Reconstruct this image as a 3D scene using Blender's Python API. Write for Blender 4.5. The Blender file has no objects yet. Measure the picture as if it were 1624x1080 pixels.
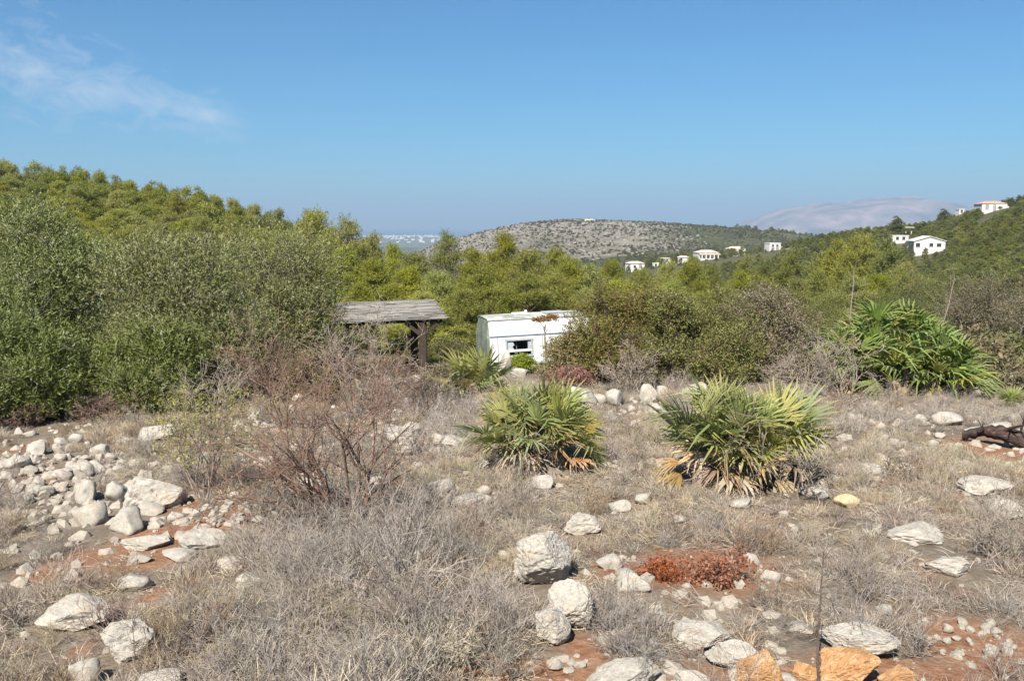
import bpy, math
import numpy as np
from mathutils import Matrix, Vector

R = math.radians
SC = bpy.context.scene

# ------------------------------------------------------------------ camera, sky, sun, exposure
F, CX, CY, HOR = 1406.0, 812.0, 540.0, 357.0          # focal length in photo pixels, centre, eye level row
EYE = 1.65
PITCH = math.atan((CY - HOR) / F)
cam_data = bpy.data.cameras.new("camera")
cam_data.sensor_width = 36.0
cam_data.lens = 36.0 * F / 1624.0
cam_data.clip_start, cam_data.clip_end = 0.1, 120000.0
cam = bpy.data.objects.new("camera", cam_data)
SC.collection.objects.link(cam)
cam.location = (0, 0, EYE)
cam.rotation_euler = (math.pi / 2 - PITCH, 0, 0)
SC.camera = cam

SUN_EL, SUN_AZ = R(46), R(21)                          # sun behind the camera, to its left
sun_data = bpy.data.lights.new("sun", 'SUN')
sun_data.energy, sun_data.angle, sun_data.color = 5.0, R(0.53), (1.0, 0.93, 0.82)
sun = bpy.data.objects.new("sun", sun_data)
SC.collection.objects.link(sun)
LDIR = Vector((math.sin(SUN_AZ) * math.cos(SUN_EL), math.cos(SUN_AZ) * math.cos(SUN_EL), -math.sin(SUN_EL)))
sun.rotation_euler = LDIR.to_track_quat('-Z', 'Y').to_euler()

world = bpy.data.worlds.new("World")
SC.world = world
world.use_nodes = True
wn, wl = world.node_tree.nodes, world.node_tree.links
wn.clear()
w_out = wn.new('ShaderNodeOutputWorld')
w_bg = wn.new('ShaderNodeBackground')
w_bg.inputs['Strength'].default_value = 0.05
w_sky = wn.new('ShaderNodeTexSky')
w_sky.sky_type = 'NISHITA'
w_sky.sun_disc = False
w_sky.sun_elevation = SUN_EL
w_sky.sun_rotation = math.atan2(-LDIR.x, -LDIR.y)
w_sky.altitude = 150
w_sky.air_density, w_sky.dust_density, w_sky.ozone_density = 1.0, 0.4, 3.0


def ray(px, py):
    c, s = math.cos(PITCH), math.sin(PITCH)
    u, v = (px - CX) / F, (CY - py) / F
    return np.array((u, c + v * s, -s + v * c))


def wmath(op, a, b=None, c=None, clamp=False):
    n = wn.new('ShaderNodeMath')
    n.operation, n.use_clamp = op, clamp
    for i, v in enumerate((a, b, c)):
        if v is None:
            continue
        if isinstance(v, (int, float)):
            n.inputs[i].default_value = v
        else:
            wl.new(v, n.inputs[i])
    return n.outputs[0]


def cloud_streak():
    """A thin streak of high cloud, placed by its bearing and height in the sky."""
    tc = wn.new('ShaderNodeTexCoord')
    sep = wn.new('ShaderNodeSeparateXYZ')
    wl.new(tc.outputs['Generated'], sep.inputs[0])
    yy = wmath('MAXIMUM', sep.outputs[1], 0.05)
    u = wmath('DIVIDE', sep.outputs[0], yy)
    v = wmath('DIVIDE', sep.outputs[2], yy)
    ra, rb = ray(-60, 82), ray(400, 205)
    ua, va, ub, vb = ra[0] / ra[1], ra[2] / ra[1], rb[0] / rb[1], rb[2] / rb[1]
    L = math.hypot(ub - ua, vb - va)
    ex, ey = (ub - ua) / L, (vb - va) / L
    du, dv = wmath('SUBTRACT', u, ua), wmath('SUBTRACT', v, va)
    s = wmath('ADD', wmath('MULTIPLY', du, ex), wmath('MULTIPLY', dv, ey))
    t = wmath('SUBTRACT', wmath('MULTIPLY', dv, ex), wmath('MULTIPLY', du, ey))
    comb = wn.new('ShaderNodeCombineXYZ')
    wl.new(wmath('MULTIPLY', s, 20.0), comb.inputs[0])
    wl.new(wmath('MULTIPLY', t, 46.0), comb.inputs[1])
    nz = wn.new('ShaderNodeTexNoise')
    nz.inputs['Scale'].default_value, nz.inputs['Detail'].default_value, nz.inputs['Roughness'].default_value = 1.0, 10, 0.68
    nz.inputs['Distortion'].default_value = 0.6
    wl.new(comb.outputs[0], nz.inputs['Vector'])
    nv = nz.outputs[0]
    half = wmath('SUBTRACT', 0.075, wmath('MULTIPLY', s, 0.17))      # narrows to the right
    half = wmath('MAXIMUM', half, 0.004)
    across = wmath('SUBTRACT', 1.0, wmath('DIVIDE', wmath('ABSOLUTE', t), half), clamp=False)
    m = wmath('ADD', across, wmath('MULTIPLY', wmath('SUBTRACT', nv, 0.55), 3.8))
    m = wmath('MULTIPLY', m, 0.62, clamp=True)
    sn = wmath('DIVIDE', wmath('SUBTRACT', L * 1.02, s), L * 0.16, clamp=True)
    sb = wmath('DIVIDE', wmath('ADD', s, 0.25), 0.2, clamp=True)
    front = wmath('GREATER_THAN', sep.outputs[1], 0.06)
    m = wmath('MULTIPLY', wmath('MULTIPLY', m, sn), wmath('MULTIPLY', sb, front))
    return wmath('MULTIPLY', m, 0.62)


w_mix = wn.new('ShaderNodeMixRGB')
w_tint = wn.new('ShaderNodeMixRGB')
w_tint.blend_type = 'MULTIPLY'
w_tint.inputs[0].default_value = 1.0
w_tint.inputs[2].default_value = (0.41, 0.88, 1.15, 1)
wl.new(w_sky.outputs[0], w_tint.inputs[1])
wl.new(cloud_streak(), w_mix.inputs[0])
wl.new(w_tint.outputs[0], w_mix.inputs[1])
w_mix.inputs[2].default_value = (7.4, 8.2, 9.2, 1)
wl.new(w_mix.outputs[0], w_bg.inputs['Color'])
wl.new(w_bg.outputs[0], w_out.inputs['Surface'])

SC.view_settings.view_transform = 'Standard'
SC.view_settings.look = 'None'
SC.view_settings.exposure = 1.03
SC.view_settings.gamma = 1.0
SC.render.engine = 'CYCLES'
SC.cycles.max_bounces = 4
SC.cycles.diffuse_bounces = 2
SC.cycles.glossy_bounces = 2
SC.cycles.transmission_bounces = 3
SC.cycles.volume_bounces = 0
SC.cycles.transparent_max_bounces = 6
SC.cycles.use_denoising = True
SC.cycles.debug_use_spatial_splits = True

# ------------------------------------------------------------------ numpy helpers
def hash3(i, j, k, seed):
    h = (i * 374761393 + j * 668265263 + k * 2147483647 + seed * 974634777) & 0xFFFFFFFF
    h = ((h ^ (h >> 13)) * 1274126177) & 0xFFFFFFFF
    h = h ^ (h >> 16)
    return (h & 0xFFFFFF) / float(0xFFFFFF)


def vnoise(P, seed=0):
    P = np.asarray(P, float)
    I = np.floor(P).astype(np.int64)
    f = P - I
    f = f * f * (3 - 2 * f)
    out = 0
    for a in (0, 1):
        wa = f[:, 0] if a else 1 - f[:, 0]
        for b in (0, 1):
            wb = f[:, 1] if b else 1 - f[:, 1]
            for c in (0, 1):
                wc = f[:, 2] if c else 1 - f[:, 2]
                out = out + wa * wb * wc * hash3(I[:, 0] + a, I[:, 1] + b, I[:, 2] + c, seed)
    return out * 2 - 1


def fbm(P, oct=4, seed=0, rough=0.5):
    P = np.asarray(P, float)
    s, a, n = 0, 1.0, 0.0
    for o in range(oct):
        s = s + a * vnoise(P * (2.03 ** o) + 17.3 * o, seed + o)
        n += a
        a *= rough
    return s / n


def P3(x, y, z=None):
    x = np.asarray(x, float)
    return np.stack([x, np.asarray(y, float), np.zeros_like(x) if z is None else np.asarray(z, float)], -1)


def norm(a):
    return a / np.maximum(np.linalg.norm(a, axis=-1, keepdims=True), 1e-9)


def smooth(a, b, x):
    t = np.clip((np.asarray(x, float) - a) / (b - a), 0, 1)
    return t * t * (3 - 2 * t)


# ------------------------------------------------------------------ lie of the land
DIST = [0, 6, 12, 17, 25, 35, 50, 80, 120, 180, 260, 350, 450, 600, 800, 1000, 1300, 1700, 2300, 3500, 5200]
NEAR = [0, -.46, -.95, -1.38]
COLS = {
    -700: NEAR + [-1.4, -1.0, 0.5, 3, 5, 7, 6, 0, -10, -30, -60, -80, -95, -105, -115, -118, -118],
    0: NEAR + [-1.6, -1.6, -0.8, 1.6, 4, 4.5, 0, -10, -20, -40, -60, -80, -95, -105, -115, -118, -118],
    200: NEAR + [-2.0, -2.2, -2.0, -.6, 1.4, 0, -6, -15, -25, -42, -60, -80, -95, -105, -115, -118, -118],
    400: NEAR + [-2.4, -3.3, -3.9, -3.2, -1.8, -6, -15, -25, -34, -45, -60, -78, -92, -105, -115, -118, -118],
    560: NEAR + [-2.6, -4.0, -5.0, -6.0, -6.5, -14, -25, -34, -42, -48, -58, -68, -78, -95, -115, -118, -118],
    700: NEAR + [-2.7, -4.3, -5.4, -6.8, -8.5, -16, -27, -36, -44, -50, -49, -42, -20, -45, -100, -118, -118],
    812: NEAR + [-2.7, -4.4, -5.5, -7.0, -10, -17, -28, -37, -44, -47, -40, -20, 12, -10, -90, -118, -118],
    900: NEAR + [-2.7, -4.4, -5.6, -7.2, -10, -17, -27, -35, -38, -42, -36, -14, 16, -5, -80, -118, -118],
    1000: NEAR + [-2.6, -4.3, -5.6, -7.4, -10.5, -17, -25, -27, -17.5, -33, -30, -11, 11, -8, -75, -118, -118],
    1200: NEAR + [-2.5, -4.1, -5.6, -7.6, -11, -17, -22, -19, -9.5, -23, -26, -16, -4, -25, -75, -118, -118],
    1350: NEAR + [-2.4, -3.9, -5.5, -7.6, -11, -16, -19, -13, -1, -12, -30, -32, -18, -35, -80, -118, -118],
    1480: NEAR + [-2.3, -3.7, -5.3, -7.4, -10, -14, -15, -14, 0, -4, -30, -45, -45, -60, -90, -118, -118],
    1545: NEAR + [-2.25, -3.6, -5.1, -7.2, -9.5, -12, -11, -4, 9.5, 4, -20, -40, -48, -65, -92, -118, -118],
    1624: NEAR + [-2.2, -3.5, -5.0, -7.0, -9, -10, -6, 4, 13, 8, -10, -35, -50, -70, -95, -118, -118],
    2000: NEAR + [-2.1, -3.3, -4.6, -6, -7, -5, 2, 14, 26, 30, 15, -10, -40, -70, -95, -118, -118],
    2700: NEAR + [-2.0, -3.0, -4.0, -5, -4, 0, 8, 20, 30, 36, 25, 0, -30, -60, -95, -118, -118],
}
_px = np.array(sorted(COLS))
_azc = np.arctan((_px - CX) / (F * math.cos(PITCH)))
_lg = np.linspace(0, math.log(5200 + 4) - math.log(4), 420)      # log(d+4) spacing
_lgd = np.exp(_lg + math.log(4)) - 4
_azg = np.linspace(_azc[0], _azc[-1], 260)
_colz = np.array([np.interp(_lgd, DIST, COLS[p]) for p in _px])
_grid = np.array([np.interp(_azg, _azc, _colz[:, i]) for i in range(len(_lgd))])   # (dist, az)


def _blur(g, sig, ax):
    k = np.exp(-0.5 * (np.arange(-3 * sig, 3 * sig + 1) / sig) ** 2)
    k /= k.sum()
    pad = [(0, 0), (0, 0)]
    pad[ax] = (3 * sig, 3 * sig)
    gp = np.pad(g, pad, mode='edge')
    return np.apply_along_axis(lambda v: np.convolve(v, k, 'valid'), ax, gp)


_grid = _blur(_blur(_grid, 5, 0), 3, 1)


def H(x, y):
    """Ground height, metres (0 at the photographer's feet)."""
    x, y = np.atleast_1d(np.asarray(x, float)), np.atleast_1d(np.asarray(y, float))
    d = np.hypot(x, y)
    az = np.arctan2(x, y)
    fi = np.clip((np.log(d + 4) - math.log(4)) / (_lg[1] - _lg[0]), 0, len(_lg) - 1.001)
    ai = np.clip((az - _azg[0]) / (_azg[1] - _azg[0]), 0, len(_azg) - 1.001)
    i, j = fi.astype(int), ai.astype(int)
    u, v = fi - i, ai - j
    z = (_grid[i, j] * (1 - u) * (1 - v) + _grid[i + 1, j] * u * (1 - v) + _grid[i, j + 1] * (1 - u) * v + _grid[i + 1, j + 1] * u * v)
    p = P3(x, y)
    for lo, hi, fn in ((1.5, 1e9, lambda q: (0.10 * fbm(q * 0.45, 3, 11) + 0.035 * fbm(q * 2.1, 3, 12)) * smooth(1.5, 4, np.hypot(q[:, 0], q[:, 1]))),
                       (18, 1e9, lambda q: 0.5 * fbm(q * 0.06, 3, 13) * smooth(18, 60, np.hypot(q[:, 0], q[:, 1]))),
                       (350, 3400, lambda q: 6.0 * fbm(q / 120.0, 5, 14, 0.55) * smooth(350, 1100, np.hypot(q[:, 0], q[:, 1])) * (1 - smooth(2000, 3400, np.hypot(q[:, 0], q[:, 1]))))):
        k = (d > lo) & (d < hi)
        if k.any():
            z[k] = z[k] + fn(p[k])
    return z


def Hs(x, y):
    return float(H(x, y)[0])


def at(px, py, depth):
    r = ray(px, py)
    return np.array((0, 0, EYE)) + r * (depth / r[1])


def hit(px, py):
    """Where the sight line of a photo pixel meets the ground."""
    r = ray(px, py)
    o = np.array((0, 0, EYE))
    lo, hi = 1.5, 1500.0
    for n in (160, 40, 40):
        ts = np.exp(np.linspace(math.log(lo), math.log(hi), n))
        p = o + ts[:, None] * r
        below = np.nonzero(p[:, 2] < H(p[:, 0], p[:, 1]))[0]
        i = below[0] if len(below) else n - 1
        lo, hi = ts[max(i - 1, 0)], ts[i]
    q = o + hi * r
    return np.array((q[0], q[1], Hs(q[0], q[1])))


def pxm(depth):
    return depth / F                                   # metres per photo pixel at a depth


# ------------------------------------------------------------------ mesh and object helpers
def mesh(name, V, faces, mats=(), col=None, smooth_shade=False, mat_index=None, attrs=None):
    me = bpy.data.meshes.new(name)
    V = np.asarray(V, np.float32)
    me.vertices.add(len(V))
    me.vertices.foreach_set('co', V.ravel())
    faces = [np.asarray(f, np.int32) for f in (faces if isinstance(faces, list) else [faces]) if len(f)]
    if faces:
        loops = np.concatenate([f.ravel() for f in faces])
        starts, o = [], 0
        for f in faces:
            starts.append(o + np.arange(len(f)) * f.shape[1])
            o += f.size
        me.loops.add(len(loops))
        me.loops.foreach_set('vertex_index', loops)
        st = np.concatenate(starts).astype(np.int32)
        me.polygons.add(len(st))
        me.polygons.foreach_set('loop_start', st)
        if mat_index is not None:
            me.polygons.foreach_set('material_index', np.asarray(mat_index, np.int32))
        me.polygons.foreach_set('use_smooth', np.full(len(st), smooth_shade))
    me.update(calc_edges=True)
    me.validate()
    if col is not None:
        a = me.color_attributes.new('Col', 'FLOAT_COLOR', 'POINT')
        c = np.ones((len(V), 4), np.float32)
        c[:, :3] = col
        a.data.foreach_set('color', c.ravel())
    for k, v in (attrs or {}).items():
        a = me.attributes.new(k, 'FLOAT', 'POINT')
        a.data.foreach_set('value', np.asarray(v, np.float32))
    for m in (mats if isinstance(mats, (list, tuple)) else [mats]):
        me.materials.append(m)
    return me


def obj(name, me, parent=None, loc=None, rot=None, scale=None):
    o = bpy.data.objects.new(name, me)
    SC.collection.objects.link(o)
    if parent is not None:
        o.parent = parent
    if loc is not None:
        o.location = [float(v) for v in loc]
    if rot is not None:
        o.rotation_euler = rot
    if scale is not None:
        o.scale = scale if hasattr(scale, '__len__') else (scale,) * 3
    return o


def tag(o, label=None, cat=None, group=None, kind=None):
    if label:
        o['label'] = label
    if cat:
        o['category'] = cat
    if group:
        o['group'] = group
    if kind:
        o['kind'] = kind
    return o


def quads_of(n):
    return np.arange(n * 4, dtype=np.int32).reshape(n, 4)


def blades(P, D, S, L, W, mid=0.45):
    """Pointed leaves: base, side, tip, side."""
    n = len(P)
    V = np.empty((n, 4, 3))
    L, W = np.reshape(L, (-1, 1)), np.reshape(W, (-1, 1))
    V[:, 0] = P
    V[:, 1] = P + D * L * mid + S * W * 0.5
    V[:, 2] = P + D * L
    V[:, 3] = P + D * L * mid - S * W * 0.5
    return V.reshape(-1, 3)


def tubes(A, B, ra, rb, sides=3):
    """Tapered prisms from A to B."""
    n = len(A)
    if n == 0:
        return np.zeros((0, 3)), np.zeros((0, 4), np.int32)
    D = norm(B - A)
    ref = np.where(np.abs(D[:, 2:3]) > 0.9, np.array([[1.0, 0, 0]]), np.array([[0, 0, 1.0]]))
    U = norm(np.cross(D, ref))
    W = np.cross(D, U)
    V = np.empty((n, 2, sides, 3))
    for k in range(sides):
        a = 2 * math.pi * k / sides
        o = math.cos(a) * U + math.sin(a) * W
        V[:, 0, k] = A + o * np.reshape(ra, (-1, 1))
        V[:, 1, k] = B + o * np.reshape(rb, (-1, 1))
    base = (np.arange(n) * 2 * sides)[:, None]
    fs = []
    for k in range(sides):
        k2 = (k + 1) % sides
        fs.append(np.concatenate([base + k, base + k2, base + sides + k2, base + sides + k], 1))
    return V.reshape(-1, 3), np.stack(fs, 1).reshape(-1, 4).astype(np.int32)


def grow(rng, P, D, L, Rr, levels):
    """Branching skeleton; levels = dicts k, wander, trop, taper, n, spread, ratio, rr. Returns segments, per level, and the tips."""
    segs, tips = [], None
    P, D, L, Rr = np.asarray(P, float), norm(np.asarray(D, float)), np.asarray(L, float), np.asarray(Rr, float)
    for li, lv in enumerate(levels):
        K, n = lv.get('k', 4), len(P)
        pts, dirs, rad = [P], [D], [Rr]
        d = D
        for k in range(K):
            d = norm(d + rng.normal(0, lv.get('wander', .2), (n, 3)) + np.array([0, 0, lv.get('trop', 0.0)]))
            pts.append(pts[-1] + d * (L / K)[:, None])
            dirs.append(d)
            rad.append(Rr * (1 - (1 - lv.get('taper', .4)) * (k + 1) / K))
        pts, dirs, rad = np.array(pts), np.array(dirs), np.array(rad)
        segs.append((pts[:-1].reshape(-1, 3), pts[1:].reshape(-1, 3), rad[:-1].ravel(), rad[1:].ravel()))
        tips = (pts[-1], dirs[-1])
        if li + 1 < len(levels):
            nc = lv.get('n', 3)
            t = rng.uniform(lv.get('t0', .3), 1.0, (nc, n)) * K
            t[0] = K
            i = np.minimum(t.astype(int), K - 1)
            f = (t - i)[..., None]
            idx = np.arange(n)[None, :].repeat(nc, 0)
            bp = pts[i, idx] * (1 - f) + pts[i + 1, idx] * f
            bd = dirs[np.minimum(i + 1, K), idx]
            br = rad[np.minimum(i + 1, K), idx]
            q = rng.normal(0, 1, (nc, n, 3))
            q = norm(q - (q * bd).sum(-1, keepdims=True) * bd)
            sp = lv.get('spread', .8)
            nd = norm(bd + q * (sp * rng.uniform(.5, 1.3, (nc, n, 1))))
            P = bp.reshape(-1, 3)
            D = nd.reshape(-1, 3)
            L = (np.repeat(L[None], nc, 0) * lv.get('ratio', .6) * rng.uniform(.6, 1.25, (nc, n))).ravel()
            Rr = (br * lv.get('rr', .6)).ravel()
    return segs, tips


def seg_mesh(segs, sides=3, rmin=.0012):
    A = np.concatenate([s[0] for s in segs])
    B = np.concatenate([s[1] for s in segs])
    ra = np.maximum(np.concatenate([s[2] for s in segs]), rmin)
    rb = np.maximum(np.concatenate([s[3] for s in segs]), rmin * .8)
    return tubes(A, B, ra, rb, sides)


class MB:
    """Collects boxes, bars and polygons into one mesh."""
    def __init__(s):
        s.v, s.f, s.n = [], [], 0

    def add(s, V, Fs):
        V = np.asarray(V, float).reshape(-1, 3)
        s.f += [tuple(int(i) + s.n for i in f) for f in Fs]
        s.v.append(V)
        s.n += len(V)
        return s

    def box(s, c, d, M=None):
        c, d = np.array(c, float), np.array(d, float) / 2
        V = np.array([(x, y, z) for x in (-1, 1) for y in (-1, 1) for z in (-1, 1)]) * d
        if M is not None:
            V = V @ np.array(M).T
        return s.add(V + c, [(0, 1, 3, 2), (4, 6, 7, 5), (0, 4, 5, 1), (2, 3, 7, 6), (0, 2, 6, 4), (1, 5, 7, 3)])

    def bar(s, a, b, w, h=None, up=(0, 0, 1)):
        a, b = np.array(a, float), np.array(b, float)
        h = h or w
        d = norm(b - a)
        u = np.array(up, float)
        if abs(d @ u) > .95:
            u = np.array((0, 1.0, 0))
        x = norm(np.cross(d, u))
        z = np.cross(x, d)
        V = []
        for p in (a, b):
            for sx, sz in ((-1, -1), (1, -1), (1, 1), (-1, 1)):
                V.append(p + x * sx * w / 2 + z * sz * h / 2)
        return s.add(V, [(0, 1, 2, 3), (7, 6, 5, 4), (0, 4, 5, 1), (1, 5, 6, 2), (2, 6, 7, 3), (3, 7, 4, 0)])

    def prism(s, poly, y0, y1):
        """poly in (x, z), extruded along y."""
        n = len(poly)
        V = [(p[0], y0, p[1]) for p in poly] + [(p[0], y1, p[1]) for p in poly]
        Fs = [tuple(range(n)), tuple(range(2 * n - 1, n - 1, -1))] + [(i, i + n, (i + 1) % n + n, (i + 1) % n) for i in range(n)]
        return s.add(V, Fs)

    def build(s, name, mat, parent=None, loc=None, rot=None, bevel=0.0, smooth_shade=False):
        me = bpy.data.meshes.new(name)
        me.from_pydata(np.concatenate(s.v).tolist(), [], s.f)
        me.update()
        me.materials.append(mat)
        o = obj(name, me, parent, loc, rot)
        import bmesh
        bm = bmesh.new()
        bm.from_mesh(me)
        bmesh.ops.recalc_face_normals(bm, faces=bm.faces)
        if bevel:
            bmesh.ops.bevel(bm, geom=bm.edges[:], offset=bevel, segments=2, affect='EDGES', clamp_overlap=True)
        bm.to_mesh(me)
        bm.free()
        return o


# ------------------------------------------------------------------ materials
def new_mat(name):
    m = bpy.data.materials.new(name)
    m.use_nodes = True
    nt = m.node_tree
    nt.nodes.clear()
    out = nt.nodes.new('ShaderNodeOutputMaterial')
    return m, nt.nodes, nt.links, out


def noise_col(N, L, scale, stops, detail=6, rough=.6, vec=None, dist=0.0):
    nz = N.new('ShaderNodeTexNoise')
    nz.inputs['Scale'].default_value, nz.inputs['Detail'].default_value, nz.inputs['Roughness'].default_value = scale, detail, rough
    nz.inputs['Distortion'].default_value = dist
    if vec is not None:
        L.new(vec, nz.inputs['Vector'])
    cr = N.new('ShaderNodeValToRGB')
    el = cr.color_ramp.elements
    while len(el) < len(stops):
        el.new(0.5)
    for e, (p, c) in zip(el, stops):
        e.position = p
        e.color = (*c, 1)
    L.new(nz.outputs[0], cr.inputs[0])
    return cr.outputs[0], nz.outputs[0]


def mixc(N, L, fac, a, b, mode='MIX'):
    m = N.new('ShaderNodeMixRGB')
    m.blend_type = mode
    for i, v in enumerate((fac, a, b)):
        if isinstance(v, (int, float)):
            m.inputs[i].default_value = v
        elif isinstance(v, tuple):
            m.inputs[i].default_value = (*v, 1)
        else:
            L.new(v, m.inputs[i])
    return m.outputs[0]


def bump(N, L, h, strength, dist):
    b = N.new('ShaderNodeBump')
    b.inputs['Strength'].default_value, b.inputs['Distance'].default_value = strength, dist
    L.new(h, b.inputs['Height'])
    return b.outputs[0]


def leaf_mat(name, rough=.55, trans=.25, hue=.03, val=.25, sat=.2):
    m, N, L, out = new_mat(name)
    at_ = N.new('ShaderNodeAttribute')
    at_.attribute_name = 'Col'
    oi = N.new('ShaderNodeObjectInfo')
    hs = N.new('ShaderNodeHueSaturation')
    wn_ = N.new('ShaderNodeTexWhiteNoise')
    wn_.noise_dimensions = '1D'
    L.new(oi.outputs['Random'], wn_.inputs['W'])
    sp = N.new('ShaderNodeSeparateColor')
    L.new(wn_.outputs['Color'], sp.inputs[0])
    for k, (sock, rng_, base) in enumerate((('Hue', hue, .5), ('Saturation', sat, 1.0), ('Value', val, 1.0))):
        mr = N.new('ShaderNodeMapRange')
        mr.inputs['To Min'].default_value, mr.inputs['To Max'].default_value = base - rng_, base + rng_
        L.new(sp.outputs[k], mr.inputs[0])
        L.new(mr.outputs[0], hs.inputs[sock])
    L.new(at_.outputs['Color'], hs.inputs['Color'])
    pb = N.new('ShaderNodeBsdfPrincipled')
    pb.inputs['Roughness'].default_value = rough
    pb.inputs['Specular IOR Level'].default_value = .25
    L.new(hs.outputs[0], pb.inputs['Base Color'])
    if trans:
        tr = N.new('ShaderNodeBsdfTranslucent')
        L.new(hs.outputs[0], tr.inputs[0])
        mx = N.new('ShaderNodeMixShader')
        mx.inputs[0].default_value = trans
        L.new(pb.outputs[0], mx.inputs[1])
        L.new(tr.outputs[0], mx.inputs[2])
        L.new(mx.outputs[0], out.inputs[0])
    else:
        L.new(pb.outputs[0], out.inputs[0])
    return m


def solid_mat(name, stops, scale=6, rough=.8, bumps=.3, bdist=.01, detail=6, spec=.3, coord='Object', metallic=0, stretch=None):
    m, N, L, out = new_mat(name)
    tc = N.new('ShaderNodeTexCoord')
    vec = tc.outputs[coord]
    if stretch:
        mp = N.new('ShaderNodeMapping')
        mp.inputs['Scale'].default_value = stretch
        L.new(vec, mp.inputs[0])
        vec = mp.outputs[0]
    c, h = noise_col(N, L, scale, stops, detail, vec=vec)
    pb = N.new('ShaderNodeBsdfPrincipled')
    pb.inputs['Roughness'].default_value, pb.inputs['Specular IOR Level'].default_value = rough, spec
    pb.inputs['Metallic'].default_value = metallic
    L.new(c, pb.inputs['Base Color'])
    if bumps:
        L.new(bump(N, L, h, bumps, bdist), pb.inputs['Normal'])
    L.new(pb.outputs[0], out.inputs[0])
    return m


def rock_mat(name, pale, mid, dark, stain, stain_amt):
    m, N, L, out = new_mat(name)
    tc = N.new('ShaderNodeTexCoord')
    oi = N.new('ShaderNodeObjectInfo')
    mp = N.new('ShaderNodeMapping')
    L.new(tc.outputs['Object'], mp.inputs[0])
    cm = N.new('ShaderNodeCombineXYZ')
    ml = N.new('ShaderNodeMath')
    ml.operation = 'MULTIPLY'
    ml.inputs[1].default_value = 37.0
    L.new(oi.outputs['Random'], ml.inputs[0])
    for k in range(3):
        L.new(ml.outputs[0], cm.inputs[k])
    L.new(cm.outputs[0], mp.inputs['Location'])
    v = mp.outputs[0]
    c1, h1 = noise_col(N, L, 2.2, [(.3, mid), (.62, pale)], 8, .65, v)
    c2, h2 = noise_col(N, L, 9, [(.36, (1, 1, 1)), (.5, (0, 0, 0))], 8, .75, v)
    c = mixc(N, L, mixc(N, L, 1.0, c2, (.6, .6, .6), 'MULTIPLY'), c1, dark)
    c3, h3 = noise_col(N, L, 1.7, [(.5, (0, 0, 0)), (.68, (1, 1, 1))], 5, .6, v)
    c = mixc(N, L, mixc(N, L, 1.0, c3, (stain_amt,) * 3, 'MULTIPLY'), c, stain)
    nz = N.new('ShaderNodeTexNoise')
    nz.inputs['Scale'].default_value, nz.inputs['Detail'].default_value, nz.inputs['Roughness'].default_value = 14, 8, .7
    L.new(v, nz.inputs['Vector'])
    pb = N.new('ShaderNodeBsdfPrincipled')
    pb.inputs['Roughness'].default_value, pb.inputs['Specular IOR Level'].default_value = .92, .15
    L.new(c, pb.inputs['Base Color'])
    L.new(bump(N, L, nz.outputs[0], .55, .03), pb.inputs['Normal'])
    L.new(pb.outputs[0], out.inputs[0])
    return m


M_PINE = leaf_mat('pine_needles', .6, .48, .012, .2, .15)
M_OLIVE = leaf_mat('olive_leaves', .52, .22, .012, .12, .12)
M_SHRUB = leaf_mat('shrub_leaves', .5, .25, .02, .18, .15)
M_DRY = leaf_mat('dry_stems', .85, .25, .02, .22, .3)
M_PALM = leaf_mat('palm_leaf', .55, .35, .014, .2, .15)
M_PALMDEAD = leaf_mat('dead_palm_leaf', .7, .2, .02, .3, .25)
M_BARK = solid_mat('bark', [(.3, (.06, .045, .035)), (.7, (.16, .13, .105))], 14, .95, .6, .01)
M_DEADWOOD = solid_mat('dead_wood', [(.3, (.15, .118, .092)), (.7, (.37, .315, .26))], 18, .9, .4, .004)
M_DARKWOOD = solid_mat('dark_twigs', [(.3, (.055, .042, .036)), (.7, (.16, .12, .10))], 18, .9, .4, .004)
M_REDTWIG = solid_mat('red_twigs', [(.3, (.11, .07, .052)), (.7, (.27, .18, .135))], 18, .9, .4, .004)
M_LIME = rock_mat('limestone', (.49, .455, .395), (.33, .31, .275), (.15, .142, .13), (.42, .29, .19), .4)
M_OCHRE = rock_mat('ochre_rock', (.50, .30, .145), (.38, .20, .09), (.30, .15, .07), (.62, .45, .28), .7)
M_SMALL = rock_mat('small_stone', (.47, .425, .36), (.33, .30, .255), (.22, .20, .17), (.45, .31, .2), .4)

# ------------------------------------------------------------------ ground, hills, plain, sea, mountain
RED = [  # patches of bare red earth: photo column, row, half width, half height (pixels), strength
    (340, 822, 48, 14, 1.0), (250, 855, 60, 16, .9), (230, 885, 50, 12, .8), (65, 912, 28, 10, .9), (150, 885, 60, 14, .55), (300, 800, 30, 10, .7),
    (40, 712, 30, 8, .8), (980, 905, 32, 20, 1.0), (1110, 900, 100, 26, .8), (830, 1068, 120, 18, 1.0), (930, 1030, 40, 24, .7),
    (1480, 900, 28, 10, .7), (1570, 1030, 90, 40, .9), (1420, 1075, 140, 26, 1.0), (1570, 712, 50, 14, .9), (1590, 675, 30, 10, .5), (1500, 785, 25, 10, .7),
    (1240, 1075, 120, 18, .9), (1210, 745, 40, 10, .4), (1420, 680, 40, 14, .35), (240, 945, 20, 12, .7), (130, 1030, 20, 12, .5), (60, 760, 60, 20, .35), (1000, 800, 40, 10, .3),
]
_red = []
for (a, b, hw, hh, s) in RED:
    c = hit(a, b)
    wx = hw * pxm(c[1])
    wy = max(abs(hit(a, b - hh)[1] - c[1]), .08)
    _red.append((c[0], c[1], wx * 1.25, wy * 1.3, min(1, s * 1.15)))


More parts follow.
